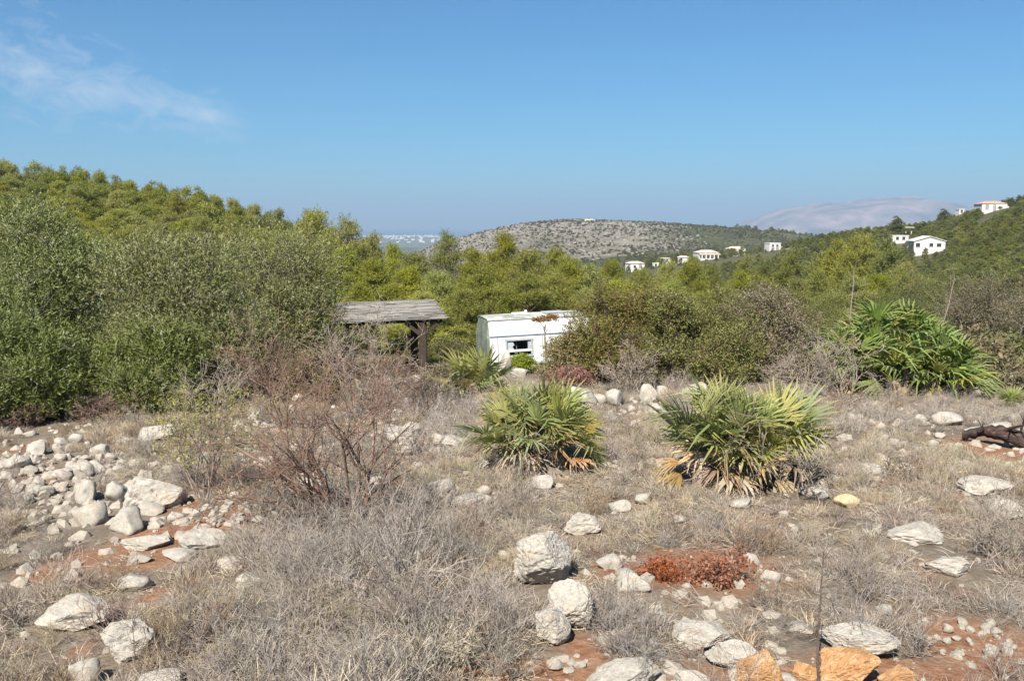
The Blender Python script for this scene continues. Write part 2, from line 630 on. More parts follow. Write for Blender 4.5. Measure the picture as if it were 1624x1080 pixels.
def red_mask(x, y):
    x, y = np.asarray(x, float), np.asarray(y, float)
    m = np.zeros_like(x)
    wob = 1 + .5 * fbm(P3(x, y) * 3.0, 3, 31)
    for (cx, cy, wx, wy, s) in _red:
        q = ((x - cx) / wx) ** 2 + ((y - cy) / wy) ** 2
        m = np.maximum(m, s * np.exp(-q * wob * .9))
    return np.clip(m, 0, 1)


def ground_material():
    m, N, L, out = new_mat('scrub_ground')
    geo = N.new('ShaderNodeNewGeometry')
    p = geo.outputs['Position']
    c1, h1 = noise_col(N, L, 5.0, [(.28, (.13, .105, .08)), (.5, (.215, .18, .14)), (.72, (.33, .285, .23))], 10, .7, p)
    c2, h2 = noise_col(N, L, 38.0, [(.35, (.55, .5, .45)), (.65, (1.0, 1.0, 1.0))], 4, .7, p)
    c = mixc(N, L, .7, c1, c2, 'MULTIPLY')
    ra = N.new('ShaderNodeAttribute')
    ra.attribute_name = 'red'
    cr, hr = noise_col(N, L, 16.0, [(.25, (.13, .06, .033)), (.5, (.245, .13, .077)), (.75, (.40, .26, .175))], 8, .7, p)
    nm, hm = noise_col(N, L, 7.0, [(.3, (0, 0, 0)), (.6, (1, 1, 1))], 8, .7, p)
    ad = N.new('ShaderNodeMath')
    ad.operation = 'MULTIPLY_ADD'
    L.new(ra.outputs['Fac'], ad.inputs[0])
    ad.inputs[1].default_value = 1.9
    sb = N.new('ShaderNodeMath')
    sb.operation = 'SUBTRACT'
    L.new(hm, sb.inputs[0])
    sb.inputs[1].default_value = .75
    L.new(sb.outputs[0], ad.inputs[2])
    ad.use_clamp = True
    c = mixc(N, L, ad.outputs[0], c, cr)
    ga = N.new('ShaderNodeAttribute')
    ga.attribute_name = 'green'
    cg, hg = noise_col(N, L, .35, [(.3, (.055, .055, .028)), (.55, (.095, .09, .045)), (.75, (.16, .14, .09))], 8, .7, p)
    c = mixc(N, L, ga.outputs['Fac'], c, cg)
    pb = N.new('ShaderNodeBsdfPrincipled')
    pb.inputs['Roughness'].default_value, pb.inputs['Specular IOR Level'].default_value = .95, .1
    L.new(c, pb.inputs['Base Color'])
    L.new(bump(N, L, h2, .8, .02), pb.inputs['Normal'])
    L.new(pb.outputs[0], out.inputs[0])
    return m


def hill_material():
    m, N, L, out = new_mat('rocky_hillside')
    geo = N.new('ShaderNodeNewGeometry')
    p = geo.outputs['Position']
    ra = N.new('ShaderNodeAttribute')
    ra.attribute_name = 'rock'
    mp = N.new('ShaderNodeMapping')
    mp.inputs['Scale'].default_value = (1, 1, 3.2)
    L.new(p, mp.inputs[0])
    cr, hr = noise_col(N, L, .05, [(.3, (.12, .108, .078)), (.46, (.205, .182, .148)), (.68, (.31, .28, .24))], 12, .74, mp.outputs[0])
    cg, hg = noise_col(N, L, .035, [(.3, (.045, .05, .025)), (.55, (.09, .092, .045)), (.78, (.20, .18, .12))], 10, .7, p)
    nm, hm = noise_col(N, L, .012, [(.4, (0, 0, 0)), (.6, (1, 1, 1))], 8, .65, p)
    ad = N.new('ShaderNodeMath')
    ad.operation = 'MULTIPLY_ADD'
    ad.use_clamp = True
    L.new(ra.outputs['Fac'], ad.inputs[0])
    ad.inputs[1].default_value = 2.2
    sb = N.new('ShaderNodeMath')
    sb.operation = 'MULTIPLY_ADD'
    L.new(hm, sb.inputs[0])
    sb.inputs[1].default_value = 2.4
    sb.inputs[2].default_value = -1.9
    L.new(sb.outputs[0], ad.inputs[2])
    c = mixc(N, L, ad.outputs[0], cg, cr)
    pb = N.new('ShaderNodeBsdfPrincipled')
    pb.inputs['Roughness'].default_value, pb.inputs['Specular IOR Level'].default_value = .95, .1
    L.new(c, pb.inputs['Base Color'])
    L.new(bump(N, L, hr, 1.0, 4.0), pb.inputs['Normal'])
    L.new(pb.outputs[0], out.inputs[0])
    return m


def px_of(x, y):
    return CX + F * math.cos(PITCH) * x / np.maximum(y, 1e-3)


def rockiness(x, y):
    """How bare the far hill is: rocky on its seaward half, wooded to the right."""
    d = np.hypot(x, y)
    p = px_of(x, y)
    a = smooth(640, 690, p) * (1 - smooth(960, 1150, p) * .8)
    b = smooth(760, 900, d)
    n = fbm(P3(x, y) / 90.0, 4, 51)
    return np.clip(a * b * (.75 + .55 * n), 0, 1)


def build_terrain():
    az = np.concatenate([np.linspace(R(-46), R(46), 330), np.linspace(R(46), R(314), 70)[1:-1]])
    r = np.exp(np.linspace(math.log(.7), math.log(5200), 470))
    na, nr = len(az), len(r)
    rr, aa = np.meshgrid(r, az, indexing='ij')
    x, y = rr * np.sin(aa), rr * np.cos(aa)
    z = H(x.ravel(), y.ravel())
    V = np.stack([x.ravel(), y.ravel(), z], -1)
    i, j = np.meshgrid(np.arange(nr - 1), np.arange(na), indexing='ij')
    j2 = (j + 1) % na
    Q = np.stack([i * na + j, i * na + j2, (i + 1) * na + j2, (i + 1) * na + j], -1).reshape(-1, 4)[:, ::-1]
    row = i.ravel()
    cut = int(np.searchsorted(r, 560))
    gm, hm = ground_material(), hill_material()
    nV = (cut + 1) * na
    Vg = np.concatenate([V[:nV], [[0, 0, Hs(0, 0)]]])
    tri = np.stack([np.arange(na), np.full(na, nV), (np.arange(na) + 1) % na], -1)[:, ::-1]
    d = np.hypot(Vg[:, 0], Vg[:, 1])
    red = np.where(d < 40, red_mask(Vg[:, 0], Vg[:, 1]), 0)
    green = smooth(17, 26, d)
    g = obj('ground', mesh('ground', Vg, [Q[row < cut], tri], gm, smooth_shade=True, attrs={'red': red, 'green': green}))
    tag(g, 'dry scrubby hillside ground with red earth and pale grit', 'ground', kind='structure')
    Qh = Q[row >= cut] - cut * na
    Vh = V[cut * na:]
    h = obj('hills', mesh('hills', Vh, Qh, hm, smooth_shade=True, attrs={'rock': rockiness(Vh[:, 0], Vh[:, 1])}))
    tag(h, 'far grey limestone hill with scrub and woods on its flanks', 'hill', kind='structure')


build_terrain()


def build_far():
    mp_ = solid_mat('plain_fields', [(.3, (.06, .08, .06)), (.5, (.11, .125, .085)), (.7, (.22, .20, .15))], .004, .95, 0, 0, 8)
    # coastal plain: a broad sector from behind the hills to the shore
    az = np.linspace(R(-60), R(60), 60)
    rs = [4800, 6500, 8500, 10200]
    V = []
    for k, q in enumerate(rs):
        for a in az:
            wob = 350 * math.sin(a * 9 + 1) if k == 3 else 0
            V.append(((q + wob) * math.sin(a), (q + wob) * math.cos(a), -117.2))
    n = len(az)
    Fq = [[k * n + i, k * n + i + 1, (k + 1) * n + i + 1, (k + 1) * n + i][::-1] for k in range(3) for i in range(n - 1)]
    tag(obj('coastal_plain', mesh('coastal_plain', V, np.array(Fq), mp_)), 'flat hazy plain along the coast', 'plain', kind='structure')
    ms = solid_mat('sea_water', [(.4, (.012, .05, .10)), (.6, (.018, .065, .12))], .002, .25, .3, .5, 4, .5)
    az = np.linspace(0, 2 * math.pi, 97)[:-1]
    V = [(q * math.sin(a), q * math.cos(a), -119.0) for q in (4200, 9000, 30000) for a in az]
    n = len(az)
    Fq = [[k * n + i, k * n + (i + 1) % n, (k + 1) * n + (i + 1) % n, (k + 1) * n + i][::-1] for k in range(2) for i in range(n)]
    tag(obj('sea', mesh('sea', V, np.array(Fq), ms)), 'strip of blue sea on the horizon', 'sea', kind='structure')
    # the mountain across the bay
    prof = np.array([(1040, 380), (1150, 369), (1185, 362), (1205, 345), (1232, 333), (1262, 329), (1290, 322), (1330, 319), (1365, 316), (1400, 313), (1440, 312), (1475, 320), (1520, 334), (1580, 344), (1680, 352), (1850, 366)], float)
    Dm = 12000.0
    xs = np.linspace((prof[0, 0] - CX) / F * Dm, (prof[-1, 0] - CX) / F * Dm, 260)
    ys = np.linspace(-1, 1, 70)
    X, Yn = np.meshgrid(xs, ys, indexing='ij')
    pr = np.interp(X / Dm * F + CX, prof[:, 0], prof[:, 1])
    top = EYE + (HOR - pr) / F * Dm + 120
    shape = np.clip(1 - np.abs(Yn) ** 1.15, 0, 1)
    cliff = smooth(.35, .62, shape) * .45 + shape * .55
    Y = Dm + Yn * 2300
    P = np.stack([X.ravel(), Y.ravel(), np.zeros(X.size)], -1)
    rid = 1 - np.abs(fbm(P / 620.0, 5, 77, .55))
    Z = top.ravel() * cliff.ravel() * (.72 + .28 * rid / .95) - 120
    i, j = np.meshgrid(np.arange(len(xs) - 1), np.arange(len(ys) - 1), indexing='ij')
    n = len(ys)
    Q = np.stack([i * n + j, (i + 1) * n + j, (i + 1) * n + j + 1, i * n + j + 1], -1).reshape(-1, 4)
    P[:, 2] = Z
    mm = solid_mat('mountain_rock', [(.35, (.08, .08, .085)), (.5, (.22, .165, .15)), (.7, (.46, .33, .29))], .0022, .95, .6, 30, 9, stretch=(1, 1, 2.5))
    tag(obj('mountain', mesh('mountain', P, Q, mm, smooth_shade=True)), 'pinkish rocky mountain fading in haze on the horizon', 'mountain', kind='structure')
    # far town along the shore: hundreds of tiny white blocks
    rng = np.random.default_rng(5)
    mb = MB()
    for k in range(230):
        p = rng.uniform(480, 720)
        dd = 9700 - abs(rng.normal(0, 500)) if k < 150 else rng.uniform(6000, 9500)
        x = (p - CX) / F * dd
        w, dp, hh = rng.uniform(10, 34), rng.uniform(10, 20), rng.uniform(5, 13)
        mb.box((x, dd, -117.2 + hh / 2), (w, dp, hh))
    mt = solid_mat('white_town_walls', [(.3, (.45, .43, .40)), (.7, (.62, .60, .57))], .01, .9, 0)
    tag(mb.build('distant_town', mt), 'thin line of tiny white buildings along the far shore', 'town', kind='stuff')


build_far()

# ------------------------------------------------------------------ air
def build_haze():
    m, N, L, out = new_mat('air_haze')
    v = N.new('ShaderNodeVolumePrincipled')
    v.inputs['Color'].default_value = (.44, .60, .80, 1)
    v.inputs['Density'].default_value = 1.15e-4
    v.inputs['Anisotropy'].default_value = 0.0
    v.inputs['Density Attribute'].default_value = ''
    v.inputs['Temperature Attribute'].default_value = ''
    L.new(v.outputs[0], out.inputs['Volume'])
    mb = MB().box((0, 0, (520 - 121) / 2), (64000, 64000, 641))
    tag(mb.build('haze', m), 'pale blue haze filling the air over the land', 'haze', kind='stuff')


build_haze()

# ------------------------------------------------------------------ scattering of uncountable cover
def scatter(name, pts, rot, scl, idx, protos, label, cat):
    kit = bpy.data.collections.new(name + '_kit')
    for k, me in enumerate(protos):
        o = bpy.data.objects.new('%s_kit_%02d' % (name, k), me)
        kit.objects.link(o)
    me = mesh(name, pts, [])
    n = len(pts)
    a = me.attributes.new('rot', 'FLOAT_VECTOR', 'POINT')
    a.data.foreach_set('vector', np.asarray(rot, np.float32).ravel())
    a = me.attributes.new('scl', 'FLOAT_VECTOR', 'POINT')
    s = np.asarray(scl, np.float32)
    a.data.foreach_set('vector', (s if s.ndim == 2 else np.repeat(s[:, None], 3, 1)).ravel())
    a = me.attributes.new('idx', 'INT', 'POINT')
    a.data.foreach_set('value', np.asarray(idx, np.int32))
    ng = bpy.data.node_groups.new(name, 'GeometryNodeTree')
    ng.interface.new_socket('Geometry', in_out='INPUT', socket_type='NodeSocketGeometry')
    ng.interface.new_socket('Geometry', in_out='OUTPUT', socket_type='NodeSocketGeometry')
    N, L = ng.nodes, ng.links
    gi, go = N.new('NodeGroupInput'), N.new('NodeGroupOutput')
    ci = N.new('GeometryNodeCollectionInfo')
    ci.inputs['Collection'].default_value = kit
    ci.inputs['Separate Children'].default_value = True
    ci.inputs['Reset Children'].default_value = True
    ip = N.new('GeometryNodeInstanceOnPoints')
    ip.inputs['Pick Instance'].default_value = True

    def na(nm, ty):
        q = N.new('GeometryNodeInputNamedAttribute')
        q.data_type = ty
        q.inputs['Name'].default_value = nm
        return q.outputs['Attribute']
    L.new(gi.outputs[0], ip.inputs['Points'])
    L.new(ci.outputs[0], ip.inputs['Instance'])
    L.new(na('idx', 'INT'), ip.inputs['Instance Index'])
    L.new(na('rot', 'FLOAT_VECTOR'), ip.inputs['Rotation'])
    L.new(na('scl', 'FLOAT_VECTOR'), ip.inputs['Scale'])
    L.new(ip.outputs[0], go.inputs[0])
    o = obj(name, me)
    md = o.modifiers.new('scatter', 'NODES')
    md.node_group = ng
    return tag(o, label, cat, kind='stuff')


# ------------------------------------------------------------------ foliage builders
def crown_leaves(rng, lobes, ntwig, per, leaf, wid, twig, colA, colB, up=.4, shell=.55, gap=0.0, gapf=1.2, spread=.9, colC=None, fracC=0.0, fuzz=.05):
    """Leaves set along short twigs spread through a group of lobes."""
    C = np.array([l[0] for l in lobes], float)
    Rv = np.array([l[1] if hasattr(l[1], '__len__') else (l[1],) * 3 for l in lobes], float)
    w = (Rv.prod(1)) ** (2 / 3)
    k = rng.choice(len(C), ntwig, p=w / w.sum())
    d = norm(rng.normal(0, 1, (ntwig, 3)))
    d[:, 2] = np.where(d[:, 2] < -.35, -d[:, 2], d[:, 2])
    rad = shell + (1.03 - shell) * rng.uniform(0, 1, ntwig) ** .6
    P = C[k] + d * rad[:, None] * Rv[k]
    P = P + rng.normal(0, 1, P.shape) * fuzz * Rv[k]
    if gap > 0:
        keep = fbm(P * gapf + 9.1, 3, int(rng.integers(1000))) > (-1 + gap * 1.55)
        P, d, k = P[keep], d[keep], k[keep]
    n = len(P)
    D = norm(d + np.array([0, 0, up]) + rng.normal(0, .45, (n, 3)))
    tl = twig * rng.uniform(.6, 1.3, n)
    tw = rng.uniform(0, 1, (n, 1))
    t = (np.arange(per) + .5) / per
    B = P[:, None] + D[:, None] * (t[None, :, None] - .35) * tl[:, None, None]
    q = rng.normal(0, 1, (n, per, 3))
    q = norm(q - (q * D[:, None]).sum(-1, keepdims=True) * D[:, None])
    LD = norm(D[:, None] * rng.uniform(.4, 1.1, (n, per, 1)) + q * spread)
    N0 = d[:, None] * .9 + np.array([0, 0, .5]) + rng.normal(0, .65, (n, per, 3))        # leaves face outwards, to the light
    S = norm(np.cross(LD, N0))
    Ls = leaf * rng.uniform(.65, 1.25, (n, per))
    Ws = wid * rng.uniform(.7, 1.25, (n, per))
    V = blades(B.reshape(-1, 3), LD.reshape(-1, 3), S.reshape(-1, 3), Ls.ravel(), Ws.ravel())
    mixv = np.clip(tw[:, None] * .7 + rng.uniform(0, .45, (n, per, 1)), 0, 1)
    col = np.array(colA) * (1 - mixv) + np.array(colB) * mixv
    if colC is not None:
        isC = (rng.uniform(0, 1, (n, 1, 1)) < fracC)
        col = np.where(isC, np.array(colC) * rng.uniform(.7, 1.3, (n, per, 1)), col)
    col = np.repeat(col.reshape(-1, 3), 4, 0)
    return V, quads_of(len(V) // 4), col


def limbs(rng, base, lobes, r0, sides=5, sub=True, reach=1.15):
    segs = []
    base = np.array(base, float)
    for c, rv in lobes:
        c = np.array(c, float)
        rad = float(np.mean(rv))
        K = 6
        pts = [base + rng.normal(0, r0 * .5, 3) * (1, 1, 0)]
        mid = base + (c - base) * .5 + rng.normal(0, .12, 3) * np.linalg.norm(c - base)
        for t in np.linspace(0, 1, K + 1)[1:]:
            pts.append((1 - t) ** 2 * pts[0] + 2 * t * (1 - t) * mid + t * t * c)
        pts = np.array(pts)
        rr = np.linspace(r0 * .55, r0 * .14, K + 1)
        segs.append((pts[:-1], pts[1:], rr[:-1], rr[1:]))
        if sub:
            n = 8
            q = norm(rng.normal(0, 1, (n, 3)) + np.array((0, 0, .4)))
            s, _ = grow(rng, np.repeat(c[None], n, 0), q, np.full(n, rad * .8 * reach), np.full(n, r0 * .12), [dict(k=3, wander=.2, n=4, spread=.6, ratio=.6), dict(k=2, wander=.2)])
            segs += s
    return seg_mesh(segs, sides)


# ------------------------------------------------------------------ pines
PINE_Y = ((.24, .26, .06), (.40, .395, .09))
PINE_G = ((.185, .208, .06), (.30, .31, .085))


def pine_kit(seed, nlobe, ntwig, per, leaf, wid, cols, squat=1.0):
    rng = np.random.default_rng(seed)
    lobes = []
    skew = rng.uniform(-.5, .5, 2)
    for i in range(nlobe):
        t = (i + .5) / nlobe
        z = .7 + 4.7 * t
        rmax = (2.15 * (1 - t ** 1.7) + .3) * squat * rng.uniform(.75, 1.15)
        a = i * 2.399 + rng.uniform(-.6, .6)
        rr = rmax * rng.uniform(.15, 1.0) ** .7
        s = rng.uniform(.42, .85) * (1 - .25 * t)
        lobes.append(((rr * math.cos(a) + skew[0] * t, rr * math.sin(a) + skew[1] * t, z + rng.uniform(-.4, .4)), (s * 1.1, s * 1.1, s * rng.uniform(.75, 1.05))))
    V, Q, col = crown_leaves(rng, lobes, ntwig, per, leaf, wid, .30, cols[0], cols[1], up=.85, shell=.25, gap=.18, gapf=1.1, spread=.75, fuzz=.2, colC=(.12, .09, .055), fracC=.05)
    crown = mesh('pine_crown', V, Q, M_PINE, col)
    top = np.array((rng.uniform(-.2, .2), rng.uniform(-.2, .2), 5.0))
    trunk = np.linspace(0, 1, 8)[:, None] * top + np.concatenate([[[0, 0, -.4]], rng.normal(0, .07, (7, 3)) * (1, 1, 0)])
    rr = np.linspace(.15, .03, 8)
    A, B = tubes(trunk[:-1], trunk[1:], rr[:-1], rr[1:], 6)
    segs = []
    for c, s in lobes:
        c = np.array(c)
        st = np.array((0, 0, max(c[2] * .72 - .2, .3))) + top * (1, 1, 0) * c[2] / 6
        mid = (st + c) / 2 + np.array((0, 0, -.1))
        segs.append((np.array([st, mid]), np.array([mid, c]), np.array([.045, .032]), np.array([.032, .012])))
    A2, B2 = seg_mesh(segs, 4)
    tm = mesh('pine_trunk', np.concatenate([A, A2]), np.concatenate([B, B2 + len(A)]), M_BARK, smooth_shade=True)
    return crown, tm


KIT_NEAR = [pine_kit(100 + i, 54, 5200, 7, .155, .034, PINE_Y, (1.0, 1.15, .9, 1.25)[i]) for i in range(4)]
KIT_MIX = [pine_kit(120 + i, 46, 3600, 6, .20, .05, [PINE_Y, PINE_G, ((.225, .24, .058), (.355, .35, .082))][i % 3], (1.1, 1.2, 1.0)[i % 3]) for i in range(3)]
KIT_FAR = [pine_kit(140 + i, 34, 1500, 5, .30, .09, [PINE_G, ((.165, .18, .052), (.26, .262, .068)), ((.12, .142, .045), (.20, .21, .06))][i % 3], (1.25, 1.4, 1.1)[i % 3]) for i in range(3)]


def pine(kit, x, y, h, rz, label, group, wide=1.0, name='pine_tree'):
    z = Hs(x, y)
    t = obj(name, None, loc=(x, y, z), rot=(0, 0, rz))
    s = h / 5.9
    t.scale = (s * wide, s * wide, s)
    tag(t, label, 'tree', group)
    obj('trunk', kit[1], t)
    obj('crown', kit[0], t)
    return t


def build_pines():
    rng = np.random.default_rng(7)
    uniq = {
        0: 'tall yellow-green pine rising highest above the pergola, by the ridge end',
        1: 'yellow-green pine just right of the tall one above the pergola',
        5: 'slim pine whose tip stands against the rocky hill above the pergola roof end',
        7: 'pine with pointed tip above the caravan, in front of the rocky hill',
        28: 'tall yellowish pine on the right standing up against the far mountain foot',
        18: 'rounded pine right behind the caravan roof',
        24: 'broad golden-green pine below the white villas',
    }
    belt = [(490, 326, 60), (545, 350, 58), (592, 376, 62), (628, 390, 66), (665, 396, 60), (708, 372, 72), (745, 398, 60), (798, 374, 62), (835, 390, 58), (872, 396, 64),
            (905, 410, 60), (770, 425, 49), (700, 425, 50), (640, 425, 51), (585, 415, 51), (540, 395, 52), (735, 455, 46), (830, 435, 49), (885, 435, 51), (932, 422, 60),
            (965, 408, 80), (1012, 428, 75), (1060, 418, 88), (1100, 410, 82), (1090, 410, 70), (1135, 424, 78), (1172, 432, 72), (1255, 402, 110), (1376, 358, 84), (1340, 378, 95),
            (1412, 388, 78), (1432, 420, 68), (1300, 425, 80), (1240, 428, 85), (1205, 438, 70), (1060, 448, 58), (985, 440, 56), (1140, 455, 55), (1300, 392, 120), (1212, 418, 105),
            (1390, 430, 60), (1350, 440, 58), (1460, 440, 75), (610, 455, 46), (670, 460, 44), (560, 450, 45), (510, 380, 55), (1270, 445, 62), (940, 455, 52), (1180, 412, 130)]
    for i, (p, ty, d) in enumerate(belt):
        q = at(p, ty, d)
        h = q[2] - Hs(q[0], d)
        h = float(np.clip(h, 2.6, 9.5))
        kit = KIT_NEAR[i % 4] if d < 90 else KIT_MIX[i % 3]
        if p > 1120 and i % 3 == 0:
            kit = KIT_MIX[1]
        wide = float(np.clip(5.2 / h, .75, 1.5)) * rng.uniform(.9, 1.15)
        lab = uniq.get(i)
        if lab is None:
            lab = ('yellow-green pine crowding directly behind the pergola roof' if p < 705 else 'yellow-green pine behind the gap between pergola and caravan' if p < 770 else 'yellow-green pine standing right behind the caravan' if p < 950
                   else 'pine below the leftmost far white houses, beyond the brown-green bushes' if p < 1080 else 'pine beyond the brown-green bushes, below the far villas' if p < 1240 else 'pine beyond the big palm at the foot of the right hillside')
        grp = 'pines in the belt behind the caravan' if p < 950 else 'pines beyond the bushes on the right'
        pine(kit, q[0], d, h, rng.uniform(0, 6.28), lab, grp, wide)
    # the wooded ridge on the left
    sky = np.array([(-160, 262), (0, 257), (60, 268), (130, 264), (200, 284), (290, 290), (340, 306), (400, 320), (440, 336), (480, 352), (560, 372), (640, 395)], float)
    k = 0
    for row, (d0, lift) in enumerate([(135, 0), (118, 6), (102, 22), (88, 36), (74, 50), (62, 66), (52, 84), (44, 104)]):
        step = 2.3 * F / d0
        for p in np.arange(-130 + (row % 2) * step * .5, 600, step):
            p2 = p + rng.uniform(-.3, .3) * step
            if p2 > 545 - row * 18:
                continue
            d = d0 + rng.uniform(-5, 5)
            ty = np.interp(p2, sky[:, 0], sky[:, 1]) + lift * (.75 if p2 > 300 else 1.0) + rng.uniform(-6, 8)
            q = at(p2, ty, d)
            h = q[2] - Hs(q[0], d)
            if h < 2.0:
                continue
            h = float(min(h, 8.0))
            if row > 4 and p2 < 330 and rng.uniform() < .4:
                continue
            kit = (KIT_MIX if row < 4 else KIT_NEAR)[int(rng.integers(3))]
            lab = ('pine on the high left crest of the wooded ridge, against the sky' if p2 < 260 else 'pine on the falling right part of the ridge crest, against the sky') if row == 0 else 'pine on the ridge slope directly above the tall left olive bush' if p2 < 190 else 'pine on the ridge slope above the middle olive bush' if p2 < 380 else 'pine on the lower end of the ridge slope above the right olive bush'
            pine(kit, q[0], d, h, rng.uniform(0, 6.28), lab, 'pines on the crest of the ridge' if row == 0 else 'pines on the slope of the ridge', float(np.clip(5.6 / h, .85, 1.6)) * rng.uniform(.9, 1.25))
            k += 1
    # the hillside on the right
    n = 0
    while n < 105:
        p, d = rng.uniform(1290, 1700), rng.uniform(130, 440)
        x = (p - CX) / F * d
        if rng.uniform() > .35 + .65 * (d / 440):
            continue
        if any(abs(p - hp) < hw and hd - 65 < d < hd + 10 for hp, hw, hd in ((1477, 32, 335), (1428, 20, 374), (1430, 20, 402), (1578, 28, 410))):
            continue
        h = rng.uniform(2.2, 4.6)
        pine(KIT_FAR[int(rng.integers(3))] if d > 200 else KIT_MIX[int(rng.integers(1, 3))], x, d, h, rng.uniform(0, 6.28), ('dark green pine on the hillside left of and below the gabled white house' if p < 1450 else 'dark green pine on the hillside straight below the gabled white house' if p < 1515 and d < 335 else 'dark green pine on the hillside between the gabled house and the hilltop house' if d > 300 else 'dark green pine low on the hillside near the right edge'),
             'pines on the hillside with the houses', rng.uniform(1.1, 1.6))
        n += 1
    # trees standing in front of the far villas
    for (p, ty, d) in [(996, 421, 425), (1008, 425, 420), (1022, 424, 424), (1034, 421, 425), (1048, 417, 425), (1066, 415, 425), (1078, 411, 425), (1094, 409, 425), (1107, 412, 422), (1120, 411, 420), (1136, 408, 424), (1150, 404, 428), (1158, 400, 440), (1176, 404, 430),
                       (1190, 396, 440), (1200, 401, 430), (1214, 398, 428), (1224, 404, 422), (1240, 403, 422), (1256, 400, 425), (1270, 398, 420), (1290, 394, 420), (1310, 391, 420), (1446, 396, 318), (1468, 393, 320), (1484, 399, 316), (1500, 395, 318), (1440, 383, 355), (1418, 383, 355),
                       (1556, 338, 398), (1586, 339, 396), (1608, 334, 400), (1542, 338, 402), (1515, 341, 405)]:
        q = at(p, ty, d)
        h = float(np.clip(q[2] - Hs(q[0], d), 1.6, 6.5))
        pine(KIT_FAR[int(rng.integers(3))], q[0], d, h, rng.uniform(0, 6.28), 'tree standing just in front of the far villas on the ridge' if p < 1330 else 'tree just in front of the white houses on the right hillside', 'trees in front of the far houses', float(np.clip(3.4 / h, .7, 1.7)))
    for (p, ty, d, lab) in [(1425, 341, 400, 'round dark pine beside the white terrace on the right hill'), (1603, 314, 415, 'dark round tree beside the red-roofed house on the hilltop'),
                            (1500, 333, 440, 'tree on the skyline left of the red-roofed hilltop house'), (1468, 352, 400, 'small conical tree between the terrace and the gabled white house')]:
        q = at(p, ty, d)
        pine(KIT_FAR[2], q[0], d, float(np.clip(q[2] - Hs(q[0], d), 3, 9)), 1.0 + p, lab, None, 1.3)


build_pines()


def far_woods():
    rng = np.random.default_rng(21)
    protos = [k[0] for k in KIT_FAR]
    n = 9000
    p = rng.uniform(430, 1750, n)
    d = np.exp(rng.uniform(math.log(150), math.log(1500), n))
    x = (p - CX) / F * d
    rk = rockiness(x, d)
    clump = fbm(P3(x, d) / 70.0, 3, 61)
    keep = (rng.uniform(0, 1, n) > rk * .93) & (clump > -.28)
    near_house = ((d > 385) & (d < 452) & (p > 985) & (p < 1260)) | ((d > 295) & (d < 340) & (p > 1442) & (p < 1506)) | ((d > 345) & (d < 405) & (p > 1410) & (p < 1448)) | ((d > 340) & (d < 420) & (p > 1545) & (p < 1605))
    keep &= ~near_house
    x, d, rk = x[keep], d[keep], rk[keep]
    ne = 1500
    pe, de = rng.uniform(1285, 1720, ne), rng.uniform(140, 480, ne)
    ke = ~(((de > 295) & (de < 340) & (pe > 1442) & (pe < 1506)) | ((de > 345) & (de < 405) & (pe > 1410) & (pe < 1448)) | ((de > 340) & (de < 420) & (pe > 1545) & (pe < 1605)))
    pe, de = pe[ke], de[ke]
    x, d, rk = np.concatenate([x, (pe - CX) / F * de]), np.concatenate([d, de]), np.concatenate([rk, np.zeros(len(pe))])
    z = H(x, d)
    n = len(x)
    s = np.where(rk > .15, rng.uniform(.15, .4, n), rng.uniform(.3, .85, n)) * (1 + .35 * smooth(700, 1400, d))
    rot = np.stack([np.zeros(n), np.zeros(n), rng.uniform(0, 6.28, n)], -1)
    scatter('far_woodland', np.stack([x, d, z - .3 * s], -1), rot, np.stack([s * 1.3, s * 1.3, s], -1), rng.integers(0, 3, n), protos,
            'far dark green woods and bushes covering the valley and hills', 'woodland')


far_woods()


def hill_scrub():
    rng = np.random.default_rng(22)
    mats = []
    for i, c in enumerate([((.085, .085, .045), (.14, .13, .065)), ((.13, .11, .07), (.20, .17, .105))]):
        V, Q, col = crown_leaves(rng, [((0, 0, .5), (.9, .9, .6)), ((.5, .3, .4), (.6, .6, .45)), ((-.5, .2, .45), (.6, .6, .5))], 130, 4, .38, .16, .3, c[0], c[1], shell=.4)
        mats.append(mesh('hill_bush', V, Q, M_PINE, col))
    n = 9000
    p = rng.uniform(650, 1330, n)
    d = rng.uniform(760, 1400, n)
    x = (p - CX) / F * d
    keep = fbm(P3(x, d) / 45.0, 3, 62) + .5 * fbm(P3(x, d) / 11.0, 2, 63) > -.15
    x, d = x[keep], d[keep]
    n = len(x)
    rot = np.stack([np.zeros(n), np.zeros(n), rng.uniform(0, 6.28, n)], -1)
    scatter('hill_scrub', np.stack([x, d, H(x, d)], -1), rot, rng.uniform(.4, 1.35, n), rng.integers(0, 2, n), mats, 'dark dots of scrub over the rocky far hill', 'scrub')
    # outcrops of bare rock
    hr_ = solid_mat('hill_rock', [(.3, (.19, .17, .145)), (.7, (.34, .31, .27))], .8, .95, .3, .2)
    rr = [rock_mesh(600 + i, 2, .5, hr_) for i in range(3)]
    n = 2600
    p = rng.uniform(660, 1120, n)
    d = rng.uniform(780, 1380, n)
    x = (p - CX) / F * d
    keep = rockiness(x, d) > rng.uniform(.15, .9, n)
    x, d = x[keep], d[keep]
    n = len(x)
    rot = np.stack([rng.uniform(-.3, .3, n), rng.uniform(-.3, .3, n), rng.uniform(0, 6.28, n)], -1)
    s = rng.uniform(.4, 1.5, n)
    scatter('rock_outcrops', np.stack([x, d, H(x, d)], -1), rot, np.stack([s * 1.8, s * 1.3, s * .7], -1), rng.integers(0, 3, n), rr, 'pale limestone outcrops on the far hill', 'rocks')


# ------------------------------------------------------------------ rocks
_ICO = {}


